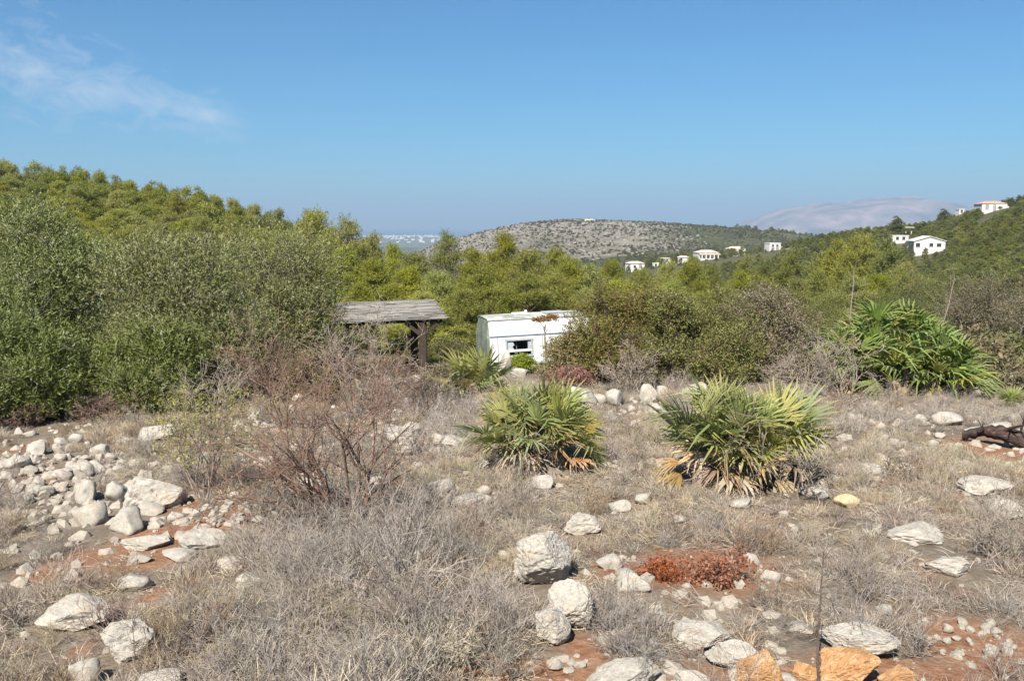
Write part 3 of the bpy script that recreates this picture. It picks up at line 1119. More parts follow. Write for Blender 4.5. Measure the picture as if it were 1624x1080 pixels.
def ico(sub):
    if sub in _ICO:
        return _ICO[sub]
    import bmesh
    bm = bmesh.new()
    bmesh.ops.create_icosphere(bm, subdivisions=sub, radius=1.0)
    V = np.array([v.co[:] for v in bm.verts])
    Fc = np.array([[v.index for v in f.verts] for f in bm.faces])
    bm.free()
    _ICO[sub] = (V, Fc)
    return _ICO[sub]


def rock_mesh(seed, sub=3, rough=.5, mat=None, cuts=11):
    rng = np.random.default_rng(seed)
    V, Fc = ico(sub)
    V = V.copy()
    V = V * (1 + .22 * fbm(V * 1.3 + seed, 3, seed % 71))[:, None]
    for _ in range(cuts):                              # flat fracture faces
        n = norm(rng.normal(0, 1, 3))
        c = rng.uniform(.5, .88)
        ex = V @ n - c
        V = V - np.where(ex > 0, ex * .97, 0)[:, None] * n
    V = V + norm(V) * (.10 * rough * fbm(V * 2.6 + seed, 4, seed % 97, .6))[:, None]
    if sub >= 3:
        V = V + norm(V) * (.075 * rough * fbm(V * 7.0 + seed, 4, seed % 89, .65))[:, None]
        cr = np.abs(fbm(V * np.array((2.2, 2.2, 4.2)) + 5 + seed, 3, seed % 83))
        V = V * (1 - .10 * rough * np.exp(-(cr / .045) ** 2))[:, None]          # cracks and bedding
    V = V / np.abs(V).max(0)
    return mesh('rock', V, Fc, mat or M_LIME, smooth_shade=(sub == 3))


hill_scrub()

ROCKS = [  # photo column, base row, width, height (pixels), depth factor, kind, label
    (105, 1000, 132, 50, .8, 'L', 'long flat-topped grey boulder at the lower left, spotted with lichen'),
    (192, 1048, 82, 66, .9, 'L', 'pale wedge-shaped boulder just right of the long grey boulder'),
    (128, 1084, 52, 40, .9, 'L', 'small rounded boulder below the long grey boulder at the bottom left'),
    (255, 1092, 84, 26, .9, 'L', 'low pale stone cut by the bottom edge, left of centre'),
    (133, 987, 20, 12, 1, 'L', 'small stone lodged between the two lower left boulders'),
    (213, 938, 60, 30, 1, 'L', 'pale slab half hidden in dry scrub below the red earth strip'),
    (225, 872, 72, 24, 1, 'L', 'pale flat slab lying in the red earth strip'),
    (318, 872, 74, 30, 1, 'L', 'light grey slab at the right end of the red earth strip'),
    (282, 890, 60, 18, 1, 'L', 'low slab just below the light grey one by the red earth'),
    (218, 894, 34, 15, 1, 'L', 'small grey stone in the middle of the red earth strip'),
    (196, 846, 56, 38, 1, 'L', 'white boulder at the upper edge of the red earth strip'),
    (137, 832, 52, 36, 1, 'L', 'white rounded boulder left of the red earth strip'),
    (226, 812, 104, 54, .9, 'L', 'largest pale boulder of the rock cluster left of the leafy bare shrub'),
    (132, 798, 38, 38, 1, 'L', 'egg-shaped white boulder in the rock cluster at the left'),
    (182, 797, 42, 38, 1, 'L', 'pointed boulder leaning on the largest pale boulder'),
    (268, 805, 34, 28, 1, 'L', 'white stone between the largest boulder and the leafy bare shrub'),
    (276, 830, 28, 24, 1, 'L', 'bright white stone at the top of the red earth strip'),
    (246, 834, 22, 15, 1, 'L', 'small yellowish stone beside the bright white one'),
    (233, 818, 46, 20, 1, 'L', 'low white slab below the largest pale boulder'),
    (148, 752, 30, 22, 1, 'L', 'white stone at the upper part of the rock cluster'),
    (118, 758, 44, 24, 1, 'L', 'greyish boulder left of the white stone in the rock cluster'),
    (98, 760, 34, 18, 1, 'L', 'flat stone on the left side of the rock cluster'),
    (55, 722, 36, 24, 1, 'L', 'pale wedge of rock by the red soil near the left edge'),
    (28, 742, 40, 22, 1, 'L', 'greenish grey stone at the left edge above the rubble'),
    (95, 706, 18, 13, 1, 'L', 'small white stone below the olive bushes, left of a pair'),
    (118, 702, 22, 17, 1, 'L', 'small white stone below the olive bushes, right of a pair'),
    (160, 722, 24, 18, 1, 'L', 'white stone alone in the straw grass under the olives'),
    (240, 698, 66, 26, 1, 'L', 'broad pale slab behind the leafy bare shrub'),
    (28, 690, 14, 12, 1, 'L', 'tiny white stone near the left edge under the olives'),
    (44, 692, 18, 9, 1, 'L', 'tiny flat stone near the left edge under the olives'),
    (60, 790, 34, 20, 1, 'L', 'grey stone at the right side of the left rubble'),
    (632, 722, 62, 58, .9, 'L', 'tall pitted boulder behind the big bare shrub'),
    (655, 690, 40, 26, 1, 'L', 'stone leaning behind the tall pitted boulder'),
    (498, 775, 58, 34, 1, 'L', 'boulder showing through the big bare shrub'),
    (458, 786, 34, 20, 1, 'L', 'low stone left of the big bare shrub'),
    (664, 614, 34, 22, 1, 'L', 'round stone on the terrace edge below the pergola post'),
    (612, 612, 22, 20, 1, 'L', 'small stone on the terrace edge below the pergola roof'),
    (712, 706, 44, 16, 1, 'L', 'orange-tinted flat stone left of the middle fan palm'),
    (700, 780, 40, 24, 1, 'L', 'grey stone right of the big bare shrub'),
    (742, 803, 60, 20, 1, 'L', 'low grey slab in the scrub below the middle fan palm'),
    (862, 775, 48, 24, 1, 'L', 'flat pale slab straight below the middle fan palm'),
    (866, 930, 98, 88, .9, 'B', 'largest white boulder in the middle foreground'),
    (925, 848, 66, 36, .9, 'L', 'angular white boulder just above the largest one'),
    (905, 1000, 76, 76, .9, 'B', 'grey rounded boulder below the largest white boulder'),
    (874, 1024, 64, 56, .9, 'B', 'grey drop-shaped boulder in front of the other two'),
    (996, 1100, 128, 60, .7, 'B', 'broad grey boulder cut by the bottom edge at the centre'),
    (1002, 938, 60, 34, 1, 'L', 'pinkish angular stone in the red soil beside the rusty shrub'),
    (966, 902, 42, 24, 1, 'L', 'white stone at the upper left of the red soil patch'),
    (1020, 800, 34, 18, 1, 'L', 'white stone on the slope between the two fan palms'),
    (986, 812, 40, 20, 1, 'L', 'flat grey stone left of the white one between the palms'),
    (1080, 830, 30, 16, 1, 'L', 'small grey stone in the scrub below the right fan palm'),
    (925, 642, 54, 34, 1, 'L', 'brownish boulder behind the middle fan palm'),
    (950, 640, 28, 22, 1, 'L', 'pale stone against the brownish boulder behind the palm'),
    (976, 644, 30, 30, 1, 'L', 'cream block with dark underside on the terrace edge'),
    (1030, 638, 30, 32, 1, 'L', 'pointed stone on the terrace edge left of the right fan palm'),
    (1052, 628, 22, 18, 1, 'L', 'small rounded stone beside the pointed terrace stone'),
    (1104, 640, 46, 38, 1, 'L', 'angular pale boulder behind the left side of the right fan palm'),
    (1012, 682, 30, 18, 1, 'L', 'grey stone half buried between the two fan palms'),
    (1042, 656, 26, 15, 1, 'L', 'pinkish stone in the rubble between the two fan palms'),
    (1512, 674, 50, 24, 1, 'L', 'smooth white boulder below the big palm'),
    (1464, 668, 24, 12, 1, 'L', 'small stone left of the smooth white boulder'),
    (1380, 758, 48, 28, 1, 'L', 'white pitted boulder right of the right fan palm'),
    (1572, 784, 78, 28, 1, 'L', 'long pale boulder near the right edge below the fallen log'),
    (1600, 824, 52, 32, 1, 'L', 'white stone half sunk in grass at the right edge'),
    (1346, 806, 38, 22, 1, 'Y', 'yellowish stone in the open scrub at the right'),
    (1292, 788, 46, 20, 1, 'L', 'flat pale stone below the grey twigs of the right palm'),
    (1176, 806, 46, 18, 1, 'L', 'low grey slab below the right fan palm'),
    (1460, 860, 86, 30, 1, 'L', 'long grey slab in the scrub on the right'),
    (1512, 914, 62, 30, 1, 'L', 'white wedge-shaped stone at the right with red soil beside it'),
    (1195, 894, 24, 18, 1, 'L', 'small white stone above the right end of the rusty shrub'),
    (1222, 924, 36, 26, 1, 'L', 'grey stone at the right end of the rusty shrub'),
    (1408, 976, 28, 18, 1, 'L', 'white oval stone above the striped slab'),
    (1324, 982, 12, 11, 1, 'L', 'tiny white stone left of the white oval stone'),
    (1270, 1003, 42, 14, 1, 'L', 'thin pale slab left of the upright stick'),
    (1364, 1040, 124, 54, .8, 'B', 'long pale slab striped by twig shadows right of the upright stick'),
    (1122, 1030, 100, 36, .9, 'B', 'jagged grey rock left of the orange rocks'),
    (1168, 1066, 92, 52, .8, 'B', 'blue-grey rock touching the left orange rock'),
    (1206, 1096, 84, 62, .8, 'O', 'orange rock at the bottom edge left of the stick'),
    (1345, 1100, 116, 62, .8, 'O', 'big ochre rock at the bottom edge right of the stick'),
    (1278, 1092, 40, 40, .9, 'O', 'small orange rock between the stick and the left orange rock'),
    (1096, 1092, 62, 30, .9, 'L', 'pale stone at the bottom edge left of the orange rocks'),
    (1252, 1092, 34, 24, 1, 'L', 'grey stone wedged between the orange rocks'),
    (1428, 1092, 62, 32, .9, 'O', 'reddish orange rock at the bottom edge, rightmost of the orange ones'),
    (1552, 690, 30, 14, 1, 'L', 'white stone lying against the fallen log'),
    (1590, 690, 40, 20, 1, 'L', 'grey stone above the fallen log at the right'),
    (370, 792, 24, 14, 1, 'L', 'white stone right of the leafy bare shrub base'),
    (330, 812, 22, 16, 1, 'L', 'white stone at the top right of the red earth strip'),
    (368, 905, 50, 24, 1, 'L', 'grey stone hidden in scrub right of the red earth strip'),
    (392, 928, 46, 22, 1, 'L', 'pale stone in scrub below the red earth strip, near the big bare shrub'),
    (545, 930, 46, 26, 1, 'L', 'pale stone deep in the dry scrub below the big bare shrub'),
    (600, 770, 30, 16, 1, 'L', 'pale stone under the right branches of the big bare shrub'),
]
ROCK_FOOT = []


def place_rock(me, px, py, w, h, df, label, group=None, sink=.2, rz=0.0, tilt=0.0, name='rock'):
    c = hit(px, min(py, 1140))
    d = math.hypot(c[0], c[1])
    m = d / F
    wx, hz = w * m / 2 * 1.08, h * m / 2 * 1.32
    # the height seen includes some of the top, which slopes away from the eye
    hz = hz * (.86 if h > w * .45 else .75)
    dy = max(wx * .8, hz) * df
    c[1] += dy * .55
    c[2] = Hs(c[0], c[1])
    o = obj(name, me, loc=(c[0], c[1], c[2] + hz * (1 - sink * 2.0)), rot=(tilt, tilt * .5, rz), scale=(wx, dy, hz))
    tag(o, label, 'rock', group)
    ROCK_FOOT.append((c[0], c[1] - .04, wx, dy))
    return o


def build_rocks():
    rng = np.random.default_rng(3)
    med = [rock_mesh(300 + i, 3, 1.0) for i in range(9)]
    yel = rock_mesh(340, 3, .8, solid_mat('yellow_stone', [(.3, (.40, .32, .18)), (.7, (.58, .48, .30))], 8, .9, .5, .02))
    for i, (p, b, w, h, df, kd, lab) in enumerate(ROCKS):
        if kd == 'B':
            me = rock_mesh(400 + i, 5, .85, cuts=14)
        elif kd == 'O':
            me = rock_mesh(400 + i, 5, .95, M_OCHRE, 12)
        elif kd == 'Y':
            me = yel
        elif w > 60:
            me = rock_mesh(400 + i, 4, 1.0)
        else:
            me = med[i % 9]
        place_rock(me, p, b, w, h, df, lab, 'pale limestone rocks on the dry slope', sink=.1 if kd in 'BO' else .2, rz=rng.uniform(-.5, .5), tilt=rng.uniform(-.12, .12))
    small = [rock_mesh(500 + i, 2, 1.0, M_SMALL, 9) for i in range(7)]
    zones = [  # column, row, spread x, spread y, count, size range px, label
        (45, 775, 60, 34, 44, (7, 24), 'small pale stone in the rubble heap at the left edge'),
        (330, 825, 60, 18, 30, (5, 12), 'small white stone on the red earth strip at the left'),
        (120, 740, 110, 30, 26, (6, 18), 'small stone between the boulders of the left rock cluster'),
        (1030, 650, 60, 16, 18, (7, 18), 'small pale stone on the terrace edge between the fan palms'),
        (1560, 1020, 70, 40, 22, (6, 18), 'small pale stone on the bare red ground at the lower right'),
        (840, 1062, 110, 14, 12, (6, 22), 'small pale stone on the red ground at the bottom centre'),
        (1000, 905, 40, 26, 12, (5, 11), 'small stone in the red soil beside the rusty shrub'),
        (720, 740, 150, 60, 34, (7, 22), 'small stone in the scrub around the middle fan palm'),
        (1420, 760, 190, 110, 52, (6, 20), 'small stone scattered in the open scrub at the right'),
        (560, 640, 140, 34, 18, (8, 20), 'small stone under the twiggy shrubs below the pergola'),
    ]
    for (a, b, sx, sy, n, sr, lab) in zones:
        for k in range(n):
            p, q = a + rng.normal(0, .6) * sx, b + rng.normal(0, .6) * sy
            if not (-20 < p < 1644 and 625 < q < 1085):
                continue
            w = rng.uniform(*sr) * (1 if rng.uniform() < .8 else 1.3)
            place_rock(small[int(rng.integers(7))], p, q, w, w * rng.uniform(.5, .85), 1.0, lab, 'small loose stones', sink=.18, rz=rng.uniform(0, 6.28), tilt=rng.uniform(-.3, .3), name='stone')


build_rocks()

# ------------------------------------------------------------------ dry grass and dead scrub
def grass_kit(seed, n, h, spread, colA, colB, w=.0032, rbase=.08, wild=.42, flat=1.0):
    rng = np.random.default_rng(seed)
    a, rr = rng.uniform(0, 6.28, n), rbase * np.sqrt(rng.uniform(0, 1, n))
    P = np.stack([rr * np.cos(a), rr * np.sin(a), rng.uniform(-.01, .03, n)], -1)
    D = norm(np.stack([np.cos(a) * rr / rbase * spread, np.sin(a) * rr / rbase * spread, np.full(n, flat)], -1) + rng.normal(0, wild, (n, 3)) * (1, 1, .5 * flat + .15))
    D[:, 2] = np.abs(D[:, 2])
    L = h * rng.uniform(.4, 1.15, n)
    bend = rng.normal(0, .5, (n, 3)) + D * (1, 1, 0) * .6 - np.array([0, 0, .3])
    M1 = P + D * (L * .5)[:, None]
    T = M1 + norm(D + bend) * (L * .5)[:, None]
    S = norm(np.cross(D, rng.normal(0, 1, (n, 3)))) * w * .5 * rng.uniform(.6, 1.4, (n, 1))
    V = np.stack([P - S, P + S, M1 + S * .9, M1 - S * .9, T], 1).reshape(-1, 3)
    b = np.arange(n)[:, None] * 5
    Q = b + np.array([[0, 1, 2, 3]])
    Tn = b + np.array([[3, 2, 4]])
    m = rng.uniform(0, 1, (n, 1))
    col = (np.array(colA) * (1 - m) + np.array(colB) * m) * rng.uniform(.75, 1.2, (n, 1))
    return mesh('grass', V, [Q, Tn], M_DRY, np.repeat(col, 5, 0))


def twig_kit(seed, stems, h, colA, colB, r=.0032, n1=4, n2=4, up=.12, lean=.9):
    rng = np.random.default_rng(seed)
    a = rng.uniform(0, 6.28, stems)
    rad = rng.uniform(0, 1, stems)
    P = np.stack([.03 * np.cos(a), .03 * np.sin(a), np.full(stems, -.02)], -1)
    D = np.stack([np.cos(a) * rad * lean, np.sin(a) * rad * lean, np.ones(stems) * .75], -1)
    segs, _ = grow(rng, P, D, np.full(stems, h) * rng.uniform(.6, 1.1, stems), np.full(stems, r), [
        dict(k=3, wander=.25, trop=up, n=n1, spread=.75, ratio=.62, rr=.75, t0=.25, taper=.6),
        dict(k=2, wander=.3, trop=up, n=n2, spread=.8, ratio=.6, rr=.75, taper=.6),
        dict(k=2, wander=.3, trop=up, taper=.5)])
    V, Q = seg_mesh(segs, 3)
    m = np.repeat(rng.uniform(0, 1, (len(Q) // 3, 1)), 6, 0)
    col = np.array(colA) * (1 - m) + np.array(colB) * m
    return mesh('twigs', V, Q, M_DRY, col)


STRAW = ((.42, .34, .23), (.58, .49, .36))
TAN = ((.34, .28, .21), (.50, .425, .33))
GREY = ((.29, .25, .21), (.47, .415, .355))
BROWN = ((.21, .15, .11), (.34, .26, .20))
OLIVEG = ((.22, .20, .11), (.33, .30, .18))


PALM_FOOT = []
for _p, _q, _w in ((848, 738, .62), (1163, 768, .72), (1435, 630, 1.5), (765, 636, .4)):
    _c = hit(_p, _q)
    PALM_FOOT.append((_c[0], _c[1] - .05, _w, _w * .75))


def foot_block(x, y):
    """1 under a rock, a little less just in front of it, where grass is thin."""
    b = np.zeros(len(x))
    for (cx, cy, wx, wy) in PALM_FOOT:
        b[((x - cx) / wx) ** 2 + ((y - cy) / wy) ** 2 < 1] = .93
    for (cx, cy, wx, wy) in ROCK_FOOT:
        q = ((x - cx) / wx) ** 2 + ((y - cy) / wy) ** 2
        b[q < 1.0] = 1
        if wx > .026:
            e = min(.06 + wx * .7, .34) if wx > .08 else wx * .9
            q = ((x - cx) / (wx * 1.05 + .03)) ** 2 + ((y - cy + e) / (wy + e)) ** 2
            b[q < 1] = np.maximum(b[q < 1], .9)
    return b


def wedge(rng, n, r0, r1, power=1.0, a=35):
    """Random ground points ahead of the viewer, denser near the viewer when power > 1."""
    r = r0 + (r1 - r0) * rng.uniform(0, 1, n) ** power
    az = R(a) * rng.uniform(-1, 1, n)
    return r * np.sin(az), r * np.cos(az)


def build_scrub():
    rng = np.random.default_rng(9)
    # grit and little stones
    gs = [rock_mesh(700 + i, 1, .6, M_SMALL, 6) for i in range(4)]
    n = 20000
    x, y = wedge(rng, n, 2.2, 17, 1.1, 47)
    red = red_mask(x, y)
    rub = np.exp(-(((px_of(x, y) - 60) / 130) ** 2)) * (np.abs(y - hit(60, 770)[1]) < 1.6)
    edge = np.exp(-((px_of(x, y) - 1010) / 170) ** 2) * np.exp(-((y - hit(1010, 645)[1]) / 1.6) ** 2)
    clus = np.exp(-((px_of(x, y) - 190) / 170) ** 2) * (np.abs(y - hit(190, 790)[1]) < 1.5)
    lump = smooth(.1, .45, fbm(P3(x, y) * 1.1, 3, 46))
    midz = smooth(6.5, 9, y) * (1 - smooth(14, 17, y))
    keep = rng.uniform(0, 1, n) < .09 + .20 * lump + .4 * red + .8 * rub + .4 * edge + .3 * clus + .12 * midz
    x, y = x[keep], y[keep]
    n = len(x)
    big = np.clip((rub + edge + clus * .8 + lump * .6 + midz * .9)[keep], 0, 1)
    s = .008 + (.028 + .05 * big) * rng.uniform(0, 1, n) ** 2.6
    rot = rng.uniform(0, 6.28, (n, 3))
    scatter('gravel', np.stack([x, y, H(x, y) - s * .15], -1), rot, np.stack([s, s, s * .7], -1), rng.integers(0, 4, n), gs, 'pale grit and pebbles on the red earth', 'gravel')
    for k in np.nonzero(s > .036)[0]:
        ROCK_FOOT.append((x[k], y[k], s[k] * 1.1, s[k] * 1.1))

    kits = [grass_kit(1, 85, .17, .6, *STRAW), grass_kit(2, 80, .13, .9, *TAN), grass_kit(3, 90, .18, .5, *TAN), grass_kit(4, 75, .12, 1.0, *GREY), grass_kit(5, 80, .15, .7, *BROWN), grass_kit(6, 75, .15, .6, *OLIVEG),
            grass_kit(7, 70, .17, .3, *TAN, rbase=.15, wild=1.0, flat=.1), grass_kit(8, 70, .16, .3, *GREY, rbase=.15, wild=1.0, flat=.08), grass_kit(9, 60, .18, .3, *STRAW, rbase=.15, wild=1.0, flat=.1)]
    n = 25000
    x, y = wedge(rng, n, 2.2, 19, 1.15, 47)
    red = np.maximum(red_mask(x, y), red_mask(x, y + .2))
    dens = .48 - .08 * smooth(7, 10, y) * (x > -2.5) + .95 * fbm(P3(x, y) * .9, 3, 41)
    keep = (rng.uniform(0, 1, n) < dens * (1 - .95 * smooth(.2, .5, red))) & (rng.uniform(0, 1, n) > foot_block(x, y))
    rub = np.exp(-(((px_of(x, y) - 60) / 120) ** 2)) * (np.abs(y - hit(60, 770)[1]) < 1.4)
    keep &= rng.uniform(0, 1, n) > rub * .75
    x, y = x[keep], y[keep]
    n = len(x)
    d = np.hypot(x, y)
    zone = fbm(P3(x, y) * .55, 2, 42)
    straw = (d > 9.5) & (x < -2.4)                     # straw grass under the olives
    idx = np.where(zone > .25, rng.choice([0, 1, 2, 5], n), np.where(zone < -.2, rng.choice([3, 3, 1, 4], n), rng.choice([0, 1, 2, 3, 1, 4], n)))
    idx = np.where(straw, rng.choice([0, 4, 1, 4, 0], n), idx)
    lit = rng.uniform(0, 1, n) < .38                   # fallen straw lying flat
    idx = np.where(lit & ~straw, rng.choice([6, 7, 8, 7], n), idx)
    s = rng.uniform(.45, 1.0, n) * (1 + .2 * smooth(6, 14, d))
    rot = np.stack([rng.normal(0, .18, n), rng.normal(0, .18, n), rng.uniform(0, 6.28, n)], -1)
    scatter('dry_grass', np.stack([x, y, H(x, y)], -1), rot, s, idx, kits, 'dry straw-coloured grass covering the slope', 'grass')

    tk = [twig_kit(11, 14, .20, *GREY), twig_kit(12, 16, .17, *GREY), twig_kit(13, 12, .24, *TAN), twig_kit(14, 15, .20, *BROWN), twig_kit(15, 18, .16, *TAN), twig_kit(16, 12, .26, (.26, .225, .195), (.42, .375, .335))]
    n = 6800
    x, y = wedge(rng, n, 2.2, 19, 1.2, 47)
    red = np.maximum(red_mask(x, y), red_mask(x, y + .2))
    dens = .42 + 1.0 * fbm(P3(x, y) * .6, 3, 43)
    lowmid = np.exp(-((px_of(x, y) - 560) / 260) ** 2) * (y < 7.2)
    dens = dens + .3 * lowmid
    keep = (rng.uniform(0, 1, n) < dens * (1 - .95 * smooth(.2, .5, red))) & (rng.uniform(0, 1, n) > foot_block(x, y))
    rub = np.exp(-(((px_of(x, y) - 60) / 120) ** 2)) * (np.abs(y - hit(60, 770)[1]) < 1.4)
    keep &= rng.uniform(0, 1, n) > rub * .9
    keep &= ~((np.hypot(x, y) > 9.5) & (x < -2.4) & (rng.uniform(0, 1, n) < .7))
    x, y = x[keep], y[keep]
    n = len(x)
    zone = fbm(P3(x, y) * .5, 2, 44)
    idx = np.where(zone > .15, rng.choice([2, 4, 3, 2], n), rng.choice([0, 1, 5, 0, 4], n))
    lm = np.exp(-((px_of(x, y) - 560) / 260) ** 2) * (y < 7.0)
    idx = np.where(rng.uniform(0, 1, n) < lm * .6, rng.choice([5, 5, 0], n), idx)
    s = rng.uniform(.35, .9, n) * (1 + .3 * smooth(6, 14, np.hypot(x, y))) * (1 + .25 * lm) * (1 + .5 * (rng.uniform(0, 1, n) < .06))
    rot = np.stack([rng.normal(0, .2, n), rng.normal(0, .2, n), rng.uniform(0, 6.28, n)], -1)
    scatter('dead_scrub', np.stack([x, y, H(x, y)], -1), rot, s, idx, tk, 'low grey dead twiggy scrub among the rocks', 'scrub')


build_scrub()


def undergrowth():
    """Low bushes between the terrace edge and the pines."""
    rng = np.random.default_rng(33)
    kits = []
    for i, (ca, cb) in enumerate([((.09, .10, .035), (.16, .155, .06)), ((.13, .105, .06), (.22, .18, .11)), ((.07, .085, .035), (.12, .13, .055))]):
        lob = [((0, 0, .45), (.6, .6, .45)), ((.45, .2, .35), (.45, .45, .35)), ((-.4, .3, .4), (.5, .5, .4)), ((.1, -.45, .3), (.45, .45, .3))]
        V, Q, col = crown_leaves(rng, lob, 420, 5, .10, .035, .22, ca, cb, shell=.3, gap=.2, gapf=2)
        kits.append(mesh('bush', V, Q, M_SHRUB, col))
    n = 5000
    r = np.exp(rng.uniform(math.log(20), math.log(330), n))
    az = R(44) * rng.uniform(-1, 1, n)
    x, y = r * np.sin(az), r * np.cos(az)
    p = px_of(x, y)
    keep = ~((p > 730) & (p < 930) & (y < 42)) & ~((p > 500) & (p < 775) & (y < 42))
    x, y, r = x[keep], y[keep], r[keep]
    n = len(x)
    s = rng.uniform(.6, 1.5, n) * (1 + .8 * smooth(60, 200, r))
    rot = np.stack([np.zeros(n), np.zeros(n), rng.uniform(0, 6.28, n)], -1)
    scatter('undergrowth', np.stack([x, y, H(x, y) - .05], -1), rot, s, rng.integers(0, 3, n), kits, 'low green and brown undergrowth between the trees', 'undergrowth')


undergrowth()

# ------------------------------------------------------------------ olive bushes and other shrubs
def shrub(name, label, group, c, lobes, ntwig, per, leaf, wid, twig, ca, cb, mat, r0=.06, wood=None, cat='bush', **kw):
    rng = np.random.default_rng(int(abs(c[0] * 1000 + c[1] * 77)) % 100000 + 1)
    t = obj(name, None, loc=c)
    tag(t, label, cat, group)
    V, Q, col = crown_leaves(rng, lobes, ntwig, per, leaf, wid, twig, ca, cb, **kw)
    keep = V.reshape(-1, 4, 3)[:, :, 2].min(1) > -.25
    V, col = V.reshape(-1, 4, 3)[keep].reshape(-1, 3), col.reshape(-1, 4, 3)[keep].reshape(-1, 3)
    obj('crown', mesh('crown', V, quads_of(len(V) // 4), mat, col), t)
    A, B = limbs(rng, (0, 0, -.1), lobes, r0, 5)
    obj('trunk', mesh('trunk', A, B, wood or M_BARK, smooth_shade=True), t)
    return t


def lobes_from(rng, w, dpt, h, n, rmin, rmax, flat=.25):
    """Lobes filling a dome w wide, dpt deep, h high."""
    L = []
    for i in range(n):
        for _ in range(50):
            x, y, z = rng.uniform(-1, 1), rng.uniform(-1, 1), rng.uniform(.12, 1)
            if (x * x + y * y) ** (1.0) + (z * (1 - flat * .3)) ** 2.4 < 1:
                break
        s = rng.uniform(rmin, rmax)
        L.append(((x * (w / 2 - s * .6), y * (dpt / 2 - s * .6), max(z * (h - s * .8), s * .45)), (s, s, s * rng.uniform(.75, .95))))
    return L


OLI_A, OLI_B = (.11, .132, .034), (.205, .222, .072)
OLI_C = (.27, .29, .15)


def build_olives():
    rng = np.random.default_rng(77)
    spec = [  # column, base row, top row, width px, depth m, distance shift, twigs, label
        (85, 648, 312, 330, 3.2, 1.2, 15000, 'big grey-green olive bush at the far left, tallest of the olive bushes'),
        (300, 640, 352, 300, 2.8, .9, 13000, 'middle grey-green olive bush between the tall left one and the one by the pergola'),
        (455, 618, 350, 240, 2.8, 1.2, 12000, 'dark grey-green olive bush at the right end, touching the pergola roof'),
        (40, 668, 500, 250, 1.8, 0, 6500, 'low ragged olive bush in front at the left edge'),
        (245, 655, 505, 230, 1.6, -.1, 5500, 'low olive bush in front of the middle one, above the straw grass'),
    ]
    for i, (p, b, t, wpx, dep, sh, n, lab) in enumerate(spec):
        c = hit(p, b)
        k = (c[1] + sh) / c[1]
        c = np.array((c[0] * k, c[1] * k, 0))
        c[2] = Hs(c[0], c[1])
        d = c[1]
        top = at(p, t, d)
        h = top[2] - c[2]
        w = wpx * pxm(d)
        L = lobes_from(rng, w, dep, h, 40 if n > 8000 else 26, .12 * h + .08, .25 * h + .12)
        ca, cb = (OLI_A, OLI_B)
        shrub('olive_bush', lab, 'grey-green olive bushes at the left', c, L, n, 9, .066, .016, .30, ca, cb, M_OLIVE, .07, up=.75, shell=.25, gap=.44, gapf=1.7, spread=.75, wood=M_DEADWOOD, colC=OLI_C, fracC=.22 if n > 8000 else .12)


build_olives()

LEN_A, LEN_B = (.155, .16, .05), (.27, .255, .09)


def build_shrubs():
    rng = np.random.default_rng(88)
    # brown-green bushes of the terrace edge: column, base row, top row, width px, depth m, shift m, twigs, kind, label
    spec = [
        (985, 618, 462, 210, 2.6, 1.5, 9000, 'len', 'brown-green bush right of the caravan, covering its right end'),
        (1105, 622, 468, 230, 2.6, 1.3, 9500, 'len', 'wide brown-green bush behind the right fan palm'),
        (1215, 618, 470, 170, 2.4, 1.8, 7000, 'brn', 'reddish brown bush left of the big palm'),
        (905, 612, 520, 90, 1.6, .8, 3500, 'len', 'small brown-green bush at the lower right of the caravan'),
        (1300, 590, 480, 140, 2.4, 4.5, 5000, 'grn', 'green bush behind the left side of the big palm'),
        (1450, 590, 415, 190, 2.6, 5.0, 8000, 'grn', 'dark green bush rising behind the big palm'),
        (1560, 610, 440, 190, 2.6, 2.8, 7000, 'brn', 'brown twiggy bush at the right edge behind the big palm'),
        (1640, 618, 455, 170, 2.6, 2.0, 6000, 'brn', 'grey-brown bush cut by the right edge'),
        (660, 590, 556, 90, 1.6, 3.0, 2600, 'grn', 'green bush right below the pergola post'),
        (590, 605, 560, 100, 1.6, 2.5, 2600, 'brn', 'brown bush under the pergola roof'),
        (742, 592, 548, 60, 1.6, 4.0, 2400, 'grn', 'green bush left of the caravan'),
        (700, 632, 580, 70, 1.0, .6, 2600, 'brn', 'low brown bush at the left of the little fan palm'),
        (905, 622, 585, 70, 1.0, .4, 2200, 'red', 'low reddish bush below the brown-green bush right of the caravan'),
        (500, 640, 560, 120, 1.4, .4, 3200, 'brn', 'brown half-dead bush at the foot of the right olive bush'),
    ]
    pal = {'len': (LEN_A, LEN_B, (.17, .11, .065), .22), 'brn': ((.17, .135, .085), (.27, .215, .135), (.14, .145, .05), .35), 'grn': ((.08, .105, .028), (.155, .17, .05), (.15, .12, .07), .12), 'red': ((.17, .08, .05), (.26, .13, .085), (.2, .16, .1), .2)}
    for i, (p, b, t, wpx, dep, sh, n, kd, lab) in enumerate(spec):
        c = hit(p, b)
        k = (c[1] + sh) / c[1]
        c = np.array((c[0] * k, c[1] * k, 0))
        c[2] = Hs(c[0], c[1])
        d = c[1]
        h = (at(p, t, d)[2] - c[2]) * (1.14 if n > 4500 else 1.0)
        w = wpx * pxm(d)
        L = lobes_from(rng, w, dep, h, 30 if n > 5000 else 18, .13 * h + .08, .27 * h + .1)
        ca, cb, cc, fc = pal[kd]
        shrub('shrub', lab, 'bushes along the terrace edge', c, L, n, 7, .045, .021, .22, ca, cb, M_SHRUB, .05, wood=M_DEADWOOD if kd in ('brn', 'red') else M_BARK, up=.4, shell=.25, gap=.46, gapf=2.0, spread=1.0, colC=cc, fracC=fc)


build_shrubs()


